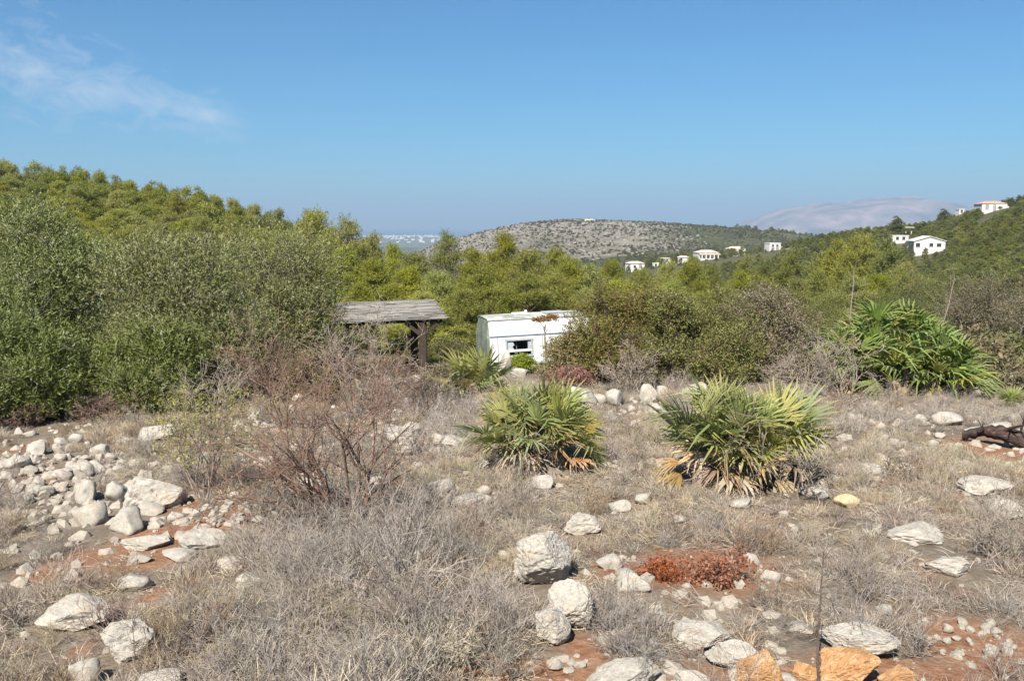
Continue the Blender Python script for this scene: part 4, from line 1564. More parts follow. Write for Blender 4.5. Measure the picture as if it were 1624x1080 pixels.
# ------------------------------------------------------------------ bare and thorny shrubs
def bare_shrub(label, px, py, w, h, seed, wood, stems=7, r=.012, lean=.8, tufts=None, group='bare shrubs on the slope', shift=0.0, n=(5, 5, 4), up=.05, wander=.2, name='bare_shrub'):
    rng = np.random.default_rng(seed)
    c = hit(px, py)
    k = (c[1] + shift) / c[1]
    c = np.array((c[0] * k, c[1] * k, 0))
    c[2] = Hs(c[0], c[1])
    d = np.hypot(c[0], c[1])
    hh, ww = h * pxm(d), w * pxm(d)
    a = rng.uniform(0, 6.28, stems)
    q = rng.uniform(.15, 1, stems) * lean * ww / max(hh, .01)
    D = np.stack([np.cos(a) * q, np.sin(a) * q * .8, np.ones(stems)], -1)
    P = np.stack([.04 * np.cos(a), .04 * np.sin(a), np.full(stems, -.04)], -1)
    L0 = .62 * np.hypot(hh, ww * .25) * rng.uniform(.75, 1.1, stems)
    segs, tips = grow(rng, P, D, L0, np.full(stems, r) * rng.uniform(.7, 1.2, stems), [
        dict(k=5, wander=wander, trop=up, n=n[0], spread=.75, ratio=.55, rr=.62, t0=.3, taper=.5),
        dict(k=4, wander=wander * 1.2, trop=up, n=n[1], spread=.85, ratio=.55, rr=.62, t0=.2, taper=.5),
        dict(k=3, wander=wander * 1.3, n=n[2], spread=.9, ratio=.55, rr=.7, t0=.2, taper=.5),
        dict(k=2, wander=.25, taper=.5)])
    t = obj(name, None, loc=c)
    tag(t, label, 'shrub', group)
    V, Q = seg_mesh(segs[:2], 5)
    obj('branches', mesh('branches', V, Q, wood, smooth_shade=True), t)
    V, Q = seg_mesh(segs[2:], 3, .00022 * d)
    obj('twigs', mesh('twigs', V, Q, wood), t)
    if tufts:
        cnt, leaf, wid, ca, cb, zmax = tufts
        tp, td = tips
        sel = np.nonzero(tp[:, 2] < zmax * hh)[0]
        sel = rng.choice(sel, min(cnt, len(sel)), replace=False)
        per = 5
        B = (tp[sel][:, None] + rng.normal(0, leaf * .8, (len(sel), per, 3))).reshape(-1, 3)
        LD = norm(td[sel][:, None] + rng.normal(0, .7, (len(sel), per, 3))).reshape(-1, 3)
        S = norm(np.cross(LD, rng.normal(0, 1, LD.shape)))
        V = blades(B, LD, S, leaf * rng.uniform(.6, 1.3, len(B)), wid * rng.uniform(.7, 1.2, len(B)))
        m = rng.uniform(0, 1, (len(B), 1))
        col = np.repeat(np.array(ca) * (1 - m) + np.array(cb) * m, 4, 0)
        obj('leaves', mesh('leaves', V, quads_of(len(B)), M_SHRUB, col), t)
    return t


def build_bare():
    bare_shrub('big bare thorny shrub with reddish twigs left of the middle fan palm', 545, 835, 330, 300, 1, M_REDTWIG, 12, .016, .9, n=(6, 6, 5), wander=.22, tufts=(420, .012, .006, (.20, .10, .06), (.30, .18, .10), 1.2))
    bare_shrub('pale grey bare shrub with long forked branches below the pergola roof', 560, 668, 190, 165, 2, M_DEADWOOD, 8, .014, .8, shift=1.0, n=(5, 5, 4))
    bare_shrub('bare shrub with reddish brown crown in front of the right olive bush', 450, 690, 170, 175, 3, M_REDTWIG, 9, .010, .7, shift=.6, n=(6, 5, 4), tufts=(300, .014, .007, (.22, .12, .07), (.32, .2, .12), 1.2))
    bare_shrub('upright bare shrub with pale stems and a few yellow-green leaves at the left', 322, 790, 150, 205, 4, M_DEADWOOD, 9, .009, .62, n=(5, 4, 4), up=.14, wander=.14, tufts=(1100, .032, .010, (.24, .23, .055), (.36, .33, .09), .8), name='leafy_bare_shrub')
    bare_shrub('low grey tangle of dead twigs under the big bare shrub', 600, 865, 190, 85, 5, M_DEADWOOD, 12, .006, 1.0, n=(5, 5, 4), wander=.3)
    bare_shrub('dark twiggy bush under the big bare shrub at its left foot', 515, 852, 110, 90, 6, M_DARKWOOD, 8, .007, .9, n=(5, 4, 4), wander=.3)
    bare_shrub('slender grey dead shrub at the right side of the right fan palm', 1264, 790, 100, 150, 7, M_DEADWOOD, 4, .008, .7, n=(5, 5, 4), up=.1)
    bare_shrub('grey dead branches lying in front of the left side of the big palm', 1340, 640, 150, 110, 8, M_DEADWOOD, 8, .014, .95, n=(5, 4, 4), wander=.25)
    bare_shrub('grey dead shrub between the brown-green bushes and the right fan palm', 1275, 630, 110, 100, 9, M_DEADWOOD, 7, .012, .8, n=(5, 5, 4))
    bare_shrub('thin grey bare shrub right of the caravan below the brown-green bush', 1000, 622, 110, 80, 10, M_DEADWOOD, 9, .010, .9, n=(5, 5, 4))
    bare_shrub('grey twiggy shrub at the lower left beside the wedge-shaped boulder', 255, 1050, 130, 110, 11, M_DARKWOOD, 8, .006, .9, n=(5, 5, 4), wander=.3)
    bare_shrub('grey twiggy shrub in the foreground left of the white boulders', 480, 1010, 220, 80, 12, M_DEADWOOD, 10, .005, 1.0, n=(5, 4, 4), wander=.3)
    bare_shrub('grey branching dead shrub in the lower middle, left of the largest boulder', 640, 980, 240, 90, 13, M_DEADWOOD, 10, .005, 1.0, n=(5, 5, 4), wander=.28)
    bare_shrub('brown dead twigs at the foot of the olive bush nearest the pergola', 620, 640, 120, 90, 14, M_REDTWIG, 9, .010, .9, shift=.5, n=(5, 5, 4))
    bare_shrub('grey dead bush at the right edge beside the long pale boulder', 1600, 890, 130, 110, 15, M_DEADWOOD, 11, .006, .9, n=(5, 5, 4), wander=.25)
    bare_shrub('pale dead twigs standing among bushes at the right edge', 1600, 600, 120, 110, 16, M_DEADWOOD, 8, .014, .7, shift=1.5, n=(5, 5, 4))
    bare_shrub('grey bare twigs below the little fan palm', 690, 660, 120, 85, 17, M_DARKWOOD, 8, .009, .9, n=(5, 5, 4))
    bare_shrub('small brown twig bush in the open scrub below the big palm', 1440, 770, 90, 50, 18, M_DARKWOOD, 8, .006, 1.0, n=(5, 4, 4))
    bare_shrub('brown dry twigs at the foot of the middle olive bush', 180, 672, 130, 60, 19, M_REDTWIG, 9, .008, .9, n=(5, 5, 4))
    bare_shrub('brown dry twigs at the foot of the tall left olive bush', 40, 680, 110, 50, 20, M_REDTWIG, 9, .008, .9, n=(5, 5, 4))
    # tall pale dead stems behind the big palm
    for i, (a, b, t, lab) in enumerate([(1357, 520, 425, 'tall pale dead stem rising left behind the big palm'), (1482, 510, 432, 'pale dead stem rising right behind the big palm')]):
        rng = np.random.default_rng(60 + i)
        d = 21.0
        p0, p1 = at(a, 600, d), at(a - 10 + 14 * i, t, d)
        p0[2] = Hs(p0[0], d)
        Ln = np.linalg.norm(p1 - p0)
        segs, _ = grow(rng, [(0, 0, -.05)], [p1 - p0], np.array([Ln]), np.array([.028]), [dict(k=9, wander=.05, n=7, spread=.6, ratio=.16, rr=.4, t0=.45, taper=.35), dict(k=3, wander=.2, n=2, spread=.7, ratio=.6), dict(k=2)])
        V, Q = seg_mesh(segs, 5)
        tag(obj('dead_stem', mesh('dead_stem', V, Q, M_DEADWOOD, smooth_shade=True), loc=p0), lab, 'stem')
    # rusty dry shrubs on the red soil
    for i, (a, b, w, h, lab) in enumerate([(1135, 925, 130, 62, 'rusty red dry shrub on the red soil right of the white boulders'), (1055, 915, 70, 40, 'small rusty tuft at the left of the rusty red shrub')]):
        bare_shrub(lab, a, b, w, h, 70 + i, M_REDTWIG, 9, .004, .95, n=(5, 4, 3), wander=.3, tufts=(560 - 200 * i, .022, .012, (.22, .085, .04), (.36, .165, .08), 1.5), group='rusty dry shrubs', name='rusty_shrub')


build_bare()


# ------------------------------------------------------------------ fan palms
def fan_mesh(seed, pet, Rf, nseg, arc, colA, colB, colTip, droop=.15, mat=None, width=.9, cup=.25, fold=.35, joined=False):
    """One fan leaf along +Y: a stalk and pleated, pointed segments."""
    rng = np.random.default_rng(seed)
    V, Fq, Ft, col = [], [], [], []
    A, B = tubes(np.array([[0, 0, 0], [0, pet * .5, .015]]), np.array([[0, pet * .5, .015], [0, pet, 0]]), np.array([.009, .007]), np.array([.007, .006]), 4)
    V.append(A)
    Fq.append(B)
    col.append(np.repeat([colA], len(A), 0))
    o = len(A)
    prof = ((.03, .04), (.45, .54), (.76, .34), (1.0, .02)) if joined else ((.03, .08), (.38, 1.0), (.72, .72), (1.0, .02))
    angs = np.linspace(-arc / 2, arc / 2, nseg) + rng.normal(0, arc / nseg * (.06 if joined else .18), nseg)
    for a in angs:
        L = Rf * (1 - .28 * abs(a / (arc / 2)) ** 2) * rng.uniform(.88, 1.08)
        d = np.array((math.sin(a), math.cos(a), 0))
        s = np.array((math.cos(a), -math.sin(a), 0))
        w = L * arc / nseg * .42 * width
        dz = cup * (1 - math.cos(a)) * L
        dr = droop * rng.uniform(.5, 1.6)
        tw = rng.normal(0, .12 if joined else .5)
        if rng.uniform() < (.02 if joined else .06):
            continue
        wob = rng.normal(0, .05, 2)
        if rng.uniform() < .12:
            dr += rng.uniform(.4, 1.0)                 # a broken, hanging tip
        rows = []
        for t, ww in prof:
            z = dz * t - dr * L * max(t - .35, 0) ** 2 * 2.2 + math.sin(t * 2.5) * .03 * L
            c = np.array((0, pet, 0)) + d * L * t * (1 - .25 * dr * max(t - .4, 0)) + np.array((0, 0, z)) + s * wob[0] * L * t * t + np.array((0, 0, wob[1] * L * t * t))
            sd = s * math.cos(tw * t) + np.array((0, 0, 1)) * math.sin(tw * t)
            rows += [c - sd * w * ww, c + np.array((0, 0, -fold * w * ww)), c + sd * w * ww]
            cc = np.array(colA) * (1 - t) + np.array(colB) * t
            if t > .9:
                cc = np.array(colTip)
            cc = cc * rng.uniform(.85, 1.15)
            col.append(np.repeat([cc], 3, 0))
        V.append(np.array(rows))
        for k in range(3):
            b = o + k * 3
            Fq.append(np.array([[b, b + 1, b + 4, b + 3], [b + 1, b + 2, b + 5, b + 4]]))
        o += 12
    return mesh('leaf', np.concatenate(V), np.concatenate(Fq), mat or M_PALM, np.concatenate(col))


G1, G2 = (.285, .31, .10), (.30, .335, .135)
TIP = (.42, .34, .17)
FANS = [fan_mesh(i, .30, .38, 25, R(215), c1, c2, TIP, dr, cup=cu, width=1.0, fold=.6, joined=True) for i, (c1, c2, dr, cu) in enumerate([(G1, G2, .10, .25), ((.33, .33, .10), (.33, .34, .13), .18, .15), ((.23, .27, .095), (.26, .305, .135), .08, .35), ((.36, .345, .10), (.37, .36, .14), .15, .2)])]
FANS_Y = [fan_mesh(20 + i, .28, .34, 22, R(200), (.34, .27, .05), (.30, .26, .10), (.45, .33, .2), .2, cup=.2, fold=.6, joined=True) for i in range(2)] + [fan_mesh(23, .28, .33, 20, R(200), (.22, .21, .05), (.40, .24, .13), (.48, .30, .18), .2, fold=.6, joined=True)]
FANS_DEAD = [fan_mesh(30 + i, .26, .36, 13, R(a), c, c2, c2, dr, M_PALMDEAD, w, cup=.1) for i, (a, c, c2, dr, w) in enumerate([(110, (.34, .20, .08), (.46, .30, .15), .25, .8), (80, (.30, .19, .10), (.42, .32, .21), .4, .7), (130, (.26, .20, .14), (.40, .34, .27), .3, .7), (60, (.22, .15, .10), (.34, .25, .17), .5, .7)])]
BIG = [fan_mesh(40 + i, .38, .62, 10, R(105), c1, c2, (.30, .30, .11), dr * .6, width=.62, cup=.15) for i, (c1, c2, dr) in enumerate([((.19, .265, .07), (.20, .28, .085), .5), ((.22, .285, .075), (.23, .295, .09), .7), ((.18, .245, .065), (.21, .27, .08), .3), ((.28, .295, .075), (.31, .31, .09), .5)])]
BIG_DEAD = [fan_mesh(50 + i, .36, .5, 9, R(70), (.28, .19, .10), (.46, .34, .20), (.5, .4, .28), 1.4, M_PALMDEAD, .8) for i in range(2)]


def palm(label, px, py, nleaf, ndead, ny, crowns, kits, dead, yel, seed, scale, ell=(1, 1), shift=0.0, emin=2, name='fan_palm', ctr=None, dead_el=(-22, 16)):
    rng = np.random.default_rng(seed)
    c = hit(px, py)
    k = (c[1] + shift) / c[1]
    c = np.array((c[0] * k, c[1] * k, 0))
    c[2] = Hs(c[0], c[1])
    t = obj(name, None, loc=c)
    tag(t, label, 'palm', 'fan palms on the slope')
    # short shaggy stems
    mb = []
    for (cx, cy, cz) in crowns:
        A, B = tubes(np.array([[cx, cy, -.1], [cx, cy, cz * .5]]), np.array([[cx, cy, cz * .5], [cx, cy, cz + .04]]), np.array([.075, .08]) * scale, np.array([.08, .05]) * scale, 8)
        mb.append((A, B))
        q = 50
        a = rng.uniform(0, 6.28, q)
        zz = rng.uniform(0, max(cz, .05), q)
        P = np.stack([cx + .07 * scale * np.cos(a), cy + .07 * scale * np.sin(a), zz], -1)
        D = norm(np.stack([np.cos(a), np.sin(a), rng.uniform(-.3, 1.2, q)], -1))
        mb.append(tubes(P, P + D * .10 * scale, np.full(q, .006), np.full(q, .002), 3))
    o, VV, QQ = 0, [], []
    for A, B in mb:
        VV.append(A)
        QQ.append(B + o)
        o += len(A)
    obj('stem', mesh('stem', np.concatenate(VV), np.concatenate(QQ), M_DEADWOOD), t)

    def put(me, cc, az, el, roll, s):
        M = Matrix.Translation(Vector(cc)) @ Matrix.Rotation(az, 4, 'Z') @ Matrix.Rotation(el, 4, 'X') @ Matrix.Rotation(roll, 4, 'Y') @ Matrix.Scale(s, 4)
        lf = obj('leaf', me, t)
        lf.matrix_local = M
    for i in range(nleaf):
        cc = crowns[i % len(crowns)]
        u = (i // len(crowns) + .5) / max(1, nleaf / len(crowns))
        el = R(86) - (R(86 - emin)) * u ** 1.05 + rng.normal(0, .12)
        az = i * 2.399 + rng.normal(0, .3)
        kit = kits[int(rng.integers(len(kits)))]
        put(kit, cc, az, el, rng.normal(0, .45), scale * rng.uniform(.8, 1.12))
    for i in range(ny):
        cc = crowns[int(rng.integers(len(crowns)))]
        put(yel[int(rng.integers(len(yel)))], cc, rng.uniform(0, 6.28), R(rng.uniform(12, 50)), rng.normal(0, .5), scale * rng.uniform(.8, 1.05))
    for i in range(ndead):
        cc = crowns[i % len(crowns)]
        az = i * 2.399 + 1 + rng.normal(0, .3)
        if i % 3 == 0:
            az = math.pi + rng.normal(0, .7)           # hanging towards the viewer
        put(dead[int(rng.integers(len(dead)))], (cc[0], cc[1], max(cc[2] * .7, .12)), az, R(rng.uniform(*dead_el)), rng.normal(0, .5), scale * rng.uniform(.75, 1.05))
    return t


palm('fan palm in the middle with grey-green fans and dead leaves around its foot', 848, 742, 44, 30, 7, [(0, 0, .24), (.24, .05, .2), (-.24, .08, .2), (.05, .2, .28)], FANS, FANS_DEAD, FANS_Y, 1, .93)
palm('larger fan palm on the right with bright green fans and orange dead leaves below', 1163, 772, 62, 36, 9, [(0, 0, .30), (.26, .05, .28), (-.26, .08, .26), (.46, .22, .26), (-.05, .25, .36)], FANS, FANS_DEAD, FANS_Y, 2, .95)
palm('little fan palm above and left of the middle palm', 765, 636, 22, 6, 2, [(0, 0, .18), (-.3, .1, .12)], FANS, FANS_DEAD, FANS_Y, 3, 1.15)
palm('big green palm clump with long strap-like leaves at the right', 1435, 632, 180, 40, 0, [(0, 0, .5), (.6, .1, .55), (-.6, .1, .5), (.2, .5, .95), (-.4, .5, 1.0), (1.05, .2, .3), (-1.05, .35, .5), (.65, .55, .75), (-.8, .6, .7), (.35, -.15, .25), (-.3, -.15, .25), (.9, -.1, .2)], BIG, BIG_DEAD, FANS_Y, 4, .9, emin=0, shift=.6, dead_el=(-60, -15))
palm('tiny green fan palm seedling at the right edge below the big palm', 1602, 655, 9, 1, 0, [(0, 0, .06)], FANS, FANS_DEAD, FANS_Y, 5, .62, emin=40)


# ------------------------------------------------------------------ pergola with reed roof
def build_pergola():
    W = solid_mat('weathered_timber', [(.3, (.022, .017, .014)), (.7, (.075, .052, .04))], 9, .9, .5, .01, stretch=(1, 1, 6))
    reed = leaf_mat('grey_reed', .9, .1, .01, .1, .1)
    c = hit(640, 585)
    fr = at(708, 506, 31.0)
    fl = at(528, 514, 31.6)
    br = at(686, 479, 34.0)
    bl = at(535, 483, 34.6)
    base = np.array((fr[0], fr[1], Hs(fr[0], fr[1])))
    t = obj('pergola', None, loc=base)
    tag(t, 'wooden pergola with a weathered grey reed roof beside the olive bushes', 'pergola')
    q = [p - base for p in (fl, fr, br, bl)]

    def on(u, v, dz=0.0):
        return (q[0] * (1 - u) + q[1] * u) * (1 - v) + (q[3] * (1 - u) + q[2] * u) * v + np.array((0, 0, dz))
    rng = np.random.default_rng(4)
    A, B, r_, col = [], [], [], []
    for k in range(620):                               # reeds run along the roof, in loose layers
        v = rng.uniform(-.02, 1.02)
        u0 = rng.uniform(-.05, .85)
        u1 = min(u0 + rng.uniform(.15, .5), 1.0 + rng.uniform(-.02, .03))
        dz = rng.uniform(.03, .10)
        A.append(on(u0, v, dz))
        B.append(on(u1, v + rng.normal(0, .012), dz + rng.normal(0, .012)))
        r_.append(rng.uniform(.008, .02))
        g = rng.uniform(.6, 1.15)
        col.append(np.array((.235, .225, .21)) * g if rng.uniform() < .9 else np.array((.27, .24, .19)) * g)
    V, Q = tubes(np.array(A), np.array(B), np.array(r_), np.array(r_), 4)
    rf = obj('reed_roof', mesh('reed_roof', V, Q, reed, np.repeat(np.array(col), 8, 0)), t)
    rf['kind'] = 'stuff'
    mb = MB()
    mb.add([on(-.02, 0, .03), on(1, 0, .03), on(1, 1, .03), on(-.02, 1, .03), on(-.02, 0, .005), on(1, 0, .005), on(1, 1, .005), on(-.02, 1, .005)],
           [(0, 1, 2, 3), (7, 6, 5, 4), (0, 4, 5, 1), (1, 5, 6, 2), (2, 6, 7, 3), (3, 7, 4, 0)])
    mb.build('roof_mat', solid_mat('reed_mat', [(.3, (.16, .14, .12)), (.7, (.30, .27, .24))], 12, .95, .6, .02), t)
    for v in (.06, .94):
        MB().bar(on(-.03, v, -.06), on(.97, v, -.06), .09, .12).build('beam', W, t, bevel=.008)
    for u in (.05, .2, .35, .5, .65, .8, .93):
        MB().bar(on(u, -.03, -.165 + .16), on(u, 1.02, -.165 + .16), .05, .06).build('rafter', W, t)
    for v in (.06, .94):
        for u in (.80, .10):
            top = on(u, v, -.12)
            z0 = Hs(base[0] + top[0], base[1] + top[1]) - base[2] - .2
            MB().bar((top[0], top[1], z0), top, .26 if u > .5 else .14, .22 if u > .5 else .14).build('post', W, t, bevel=.01)
            for s in (-1, 1):
                a = on(u, v, -.62)
                b = on(min(u + s * .15, .97), v, -.12)
                MB().bar(a, b, .12, .14, up=(0, 1, 0)).build('brace', W, t, bevel=.008)


build_pergola()


# ------------------------------------------------------------------ abandoned caravan
def build_caravan():
    white = solid_mat('dirty_white_paint', [(.28, (.46, .46, .41)), (.40, (.70, .70, .68)), (.58, (.80, .80, .79))], 1.1, .45, .05, .005, 9, .4, stretch=(2.6, 2.6, .55))
    green = solid_mat('algae_paint', [(.3, (.09, .12, .09)), (.6, (.19, .22, .18)), (.8, (.34, .37, .33))], 2.2, .7, .1, .01, 8)
    roofm = solid_mat('grimy_roof', [(.36, (.16, .18, .12)), (.5, (.34, .34, .30)), (.64, (.56, .56, .53))], 1.5, .7, .2, .02, 8)
    trim = solid_mat('blue_grey_trim', [(.3, (.30, .37, .44)), (.7, (.45, .52, .58))], 5, .5, 0)
    alu = solid_mat('grey_frame', [(.3, (.34, .36, .37)), (.7, (.52, .54, .55))], 6, .45, 0, metallic=.2)
    dark = solid_mat('dark_interior', [(.3, (.006, .006, .006)), (.7, (.02, .018, .016))], 5, .95, 0)
    rub = solid_mat('tyre_rubber', [(.3, (.015, .015, .015)), (.7, (.04, .04, .04))], 12, .9, .2, .01)
    brown = solid_mat('rusty_stain', [(.3, (.10, .07, .05)), (.7, (.26, .17, .10))], 7, .9, .2, .01)
    c = at(779, 580, 34.0)
    z = Hs(c[0] + 1.8, 35.0)
    yaw = R(15)
    t = obj('caravan', None, loc=(c[0], 34.0, z), rot=(R(-1.0), R(-1.5), yaw))
    tag(t, 'abandoned dirty white caravan with a broken window behind the bushes', 'caravan')
    Ln, Wd = 4.1, 2.05
    # section across the body (y = 0 is the long side facing the viewer): leaning upper wall, ledge, lower wall
    sec = [(.02, .42), (0, .55), (0, 1.60), (.05, 1.66), (.20, 2.26), (.34, 2.30), (Wd - .34, 2.32), (Wd - .16, 2.26), (Wd - .02, 1.6), (Wd, .55), (Wd - .03, .42)]
    n = len(sec)
    wx0, wx1, wz0, wz1 = .62, 1.70, .78, 1.48          # window opening on the viewer's side
    # wall facing the viewer, built round the opening
    mb = MB()
    for (x0, x1, z0, z1) in ((0, wx0, .55, 1.60), (wx1, Ln, .55, 1.60), (wx0, wx1, .55, wz0), (wx0, wx1, wz1, 1.60)):
        mb.box(((x0 + x1) / 2, .02, (z0 + z1) / 2), (x1 - x0, .04, z1 - z0))
    mb.build('side_wall', white, t)
    up = MB()
    up.add([(0, .05, 1.66), (Ln, .05, 1.66), (Ln, .20, 2.26), (0, .20, 2.26), (0, .09, 1.66), (Ln, .09, 1.66), (Ln, .24, 2.24), (0, .24, 2.24)],
           [(0, 1, 2, 3), (7, 6, 5, 4), (0, 4, 5, 1), (1, 5, 6, 2), (2, 6, 7, 3), (3, 7, 4, 0)])
    up.build('upper_wall', white, t)
    MB().box((Ln / 2, .02, 1.63), (Ln + .03, .12, .055)).build('trim_rail', trim, t, bevel=.01)
    MB().box((Ln / 2, .03, .50), (Ln + .02, .10, .09)).build('skirt', alu, t, bevel=.01)
    # far wall and ends
    fw = MB()
    fw.add([(0, Wd, .5), (Ln, Wd, .5), (Ln, Wd - .02, 1.6), (0, Wd - .02, 1.6), (Ln, Wd - .16, 2.26), (0, Wd - .16, 2.26), (0, Wd - .05, .5), (Ln, Wd - .05, .5), (Ln, Wd - .07, 1.6), (0, Wd - .07, 1.6), (Ln, Wd - .21, 2.26), (0, Wd - .21, 2.26)],
           [(0, 3, 2, 1), (3, 5, 4, 2), (6, 7, 8, 9), (9, 8, 10, 11)])
    fw.build('far_wall', white, t)
    for x0, x1, m, nm in ((0, .05, green, 'end_wall'), (Ln - .05, Ln, white, 'end_wall')):
        e = MB()
        V = [(x0, p[0] + (.045 if p[0] < .3 else -.045 if p[0] > Wd - .3 else 0), p[1] - .03) for p in sec] + [(x1, p[0] + (.045 if p[0] < .3 else -.045 if p[0] > Wd - .3 else 0), p[1] - .03) for p in sec]
        if x0 == 0:                                    # this end bows outwards low down
            V = [(v[0] - .14 * math.sin(max(0, min(1, (2.3 - v[2]) / 1.7)) * 2.2), v[1], v[2]) for v in V[:n]] + V[n:]
        e.add(V, [tuple(range(n))[::-1], tuple(range(n, 2 * n))] + [(i, (i + 1) % n, (i + 1) % n + n, i + n) for i in range(n)])
        o = e.build(nm, m, t)
        if x0 == 0:
            o['label'] = 'left end of the caravan, green with algae'
    rf = MB()
    prof = [(.18, 2.25), (.22, 2.285), (.36, 2.31), (Wd * .5, 2.335), (Wd - .34, 2.33), (Wd - .14, 2.27)]
    V = [(-.04, p[0], p[1]) for p in prof] + [(Ln + .04, p[0], p[1]) for p in prof] + [(-.04, p[0], p[1] - .035) for p in prof] + [(Ln + .04, p[0], p[1] - .035) for p in prof]
    m_ = len(prof)
    Fs = []
    for i in range(m_ - 1):
        Fs += [(i, i + m_, i + m_ + 1, i + 1), (2 * m_ + i, 2 * m_ + i + 1, 3 * m_ + i + 1, 3 * m_ + i)]
    Fs += [(0, 2 * m_, 3 * m_, m_), (m_ - 1, 2 * m_ - 1, 4 * m_ - 1, 3 * m_ - 1)]
    for i in range(m_ - 1):
        Fs += [(i, i + 1, 2 * m_ + i + 1, 2 * m_ + i), (m_ + i, 3 * m_ + i, 3 * m_ + i + 1, m_ + i + 1)]
    rf.add(V, Fs)
    ro = rf.build('roof', roofm, t)
    MB().box((1.5, 1.0, 2.37), (.62, .55, .08)).build('roof_hatch', white, ro, bevel=.03)
    MB().box((2.9, 1.05, 2.365), (.9, .6, .06)).build('roof_hatch', alu, ro, bevel=.02)
    MB().box((1.95, 1.72, 2.38), (.10, .10, .12)).build('roof_vent', white, ro, bevel=.02)
    MB().box((Ln / 2, Wd / 2, .46), (Ln - .1, Wd - .1, .06)).build('floor_pan', dark, t)
    # broken window
    wn_ = obj('window', None, t)
    fr = MB()
    fr.box(((wx0 + wx1) / 2, -.005, wz1 - .03), (wx1 - wx0 + .06, .07, .07)).box(((wx0 + wx1) / 2, -.005, wz0 + .03), (wx1 - wx0 + .06, .07, .07))
    fr.box((wx0 + .02, -.005, (wz0 + wz1) / 2), (.07, .068, wz1 - wz0 - .14)).box((wx1 - .02, -.005, (wz0 + wz1) / 2), (.07, .068, wz1 - wz0 - .14))
    fr.build('frame', alu, wn_)
    MB().box(((wx0 + wx1) / 2, -.02, wz0 + .24), (wx1 - wx0 - .08, .05, .09)).build('cross_bar', white, wn_, bevel=.008)
    pg = MB()                                          # what is left of the pane, on the left
    pane = [(wx0 + .055, wz0 + .285), (wx0 + .34, wz0 + .285), (wx0 + .28, wz0 + .40), (wx0 + .36, wz0 + .47), (wx0 + .30, wz0 + .56), (wx0 + .40, wz1 - .065), (wx0 + .055, wz1 - .065)]
    pg.prism(pane, .012, .02)
    pg.build('broken_pane', solid_mat('cloudy_acrylic', [(.3, (.36, .40, .43)), (.7, (.52, .56, .58))], 4, .25, 0, spec=.6), wn_)
    MB().box((wx1 - .11, .02, (wz0 + wz1) / 2 + .12), (.14, .012, .36)).build('curtain', alu, wn_)
    # door seam, access hatch and stain further along the side
    MB().bar((2.12, -.012, .6), (2.12, -.012, 1.58), .03, .02, up=(0, 1, 0)).build('seam_strip', alu, t)
    for xx in (1.02, 3.3):
        MB().bar((xx, .045, 1.68), (xx, .195, 2.25), .022, .012, up=(0, 1, 0)).build('panel_seam', alu, t)
    MB().box((Ln / 2, .175, 2.235), (Ln + .06, .05, .05)).build('gutter', alu, t, bevel=.008)
    MB().box((.3, -.012, 1.08), (.03, .02, .98)).build('corner_strip', alu, t)
    sd = MB()
    for k in range(14):
        a0, a1 = math.pi * .02 + k * math.pi * .96 / 14, math.pi * .02 + (k + 1) * math.pi * .96 / 14
        sd.bar((2.9 + .42 * math.cos(a0), -.012, .75 + .5 * math.sin(a0)), (2.9 + .42 * math.cos(a1), -.012, .75 + .5 * math.sin(a1)), .035, .02, up=(0, 1, 0))
    sd.build('wheel_arch', alu, t)
    for yy in (.12, Wd - .12):
        w = obj('wheel', None, t, loc=(2.9, yy, .33))
        V, Q = tubes(np.array([[0, -.09, 0]]), np.array([[0, .09, 0]]), np.array([.31]), np.array([.31]), 24)
        V2, Q2 = tubes(np.array([[0, -.10, 0]]), np.array([[0, .10, 0]]), np.array([.22]), np.array([.22]), 24)
        cap = [np.arange(0, 24)[None], np.arange(24, 48)[None][:, ::-1]]
        obj('tyre', mesh('tyre', V, [Q, cap[0], cap[1]], rub), w)
        obj('rim', mesh('rim', V2, [Q2, cap[0], cap[1]], alu), w)
    ch = MB().bar((Ln, Wd / 2 - .3, .42), (Ln + 1.1, Wd / 2, .42), .07, .09).bar((Ln, Wd / 2 + .3, .42), (Ln + 1.1, Wd / 2, .42), .07, .09).bar((Ln + 1.05, Wd / 2, .42), (Ln + 1.05, Wd / 2, .0), .05)
    ch.build('tow_bar', alu, t)


build_caravan()


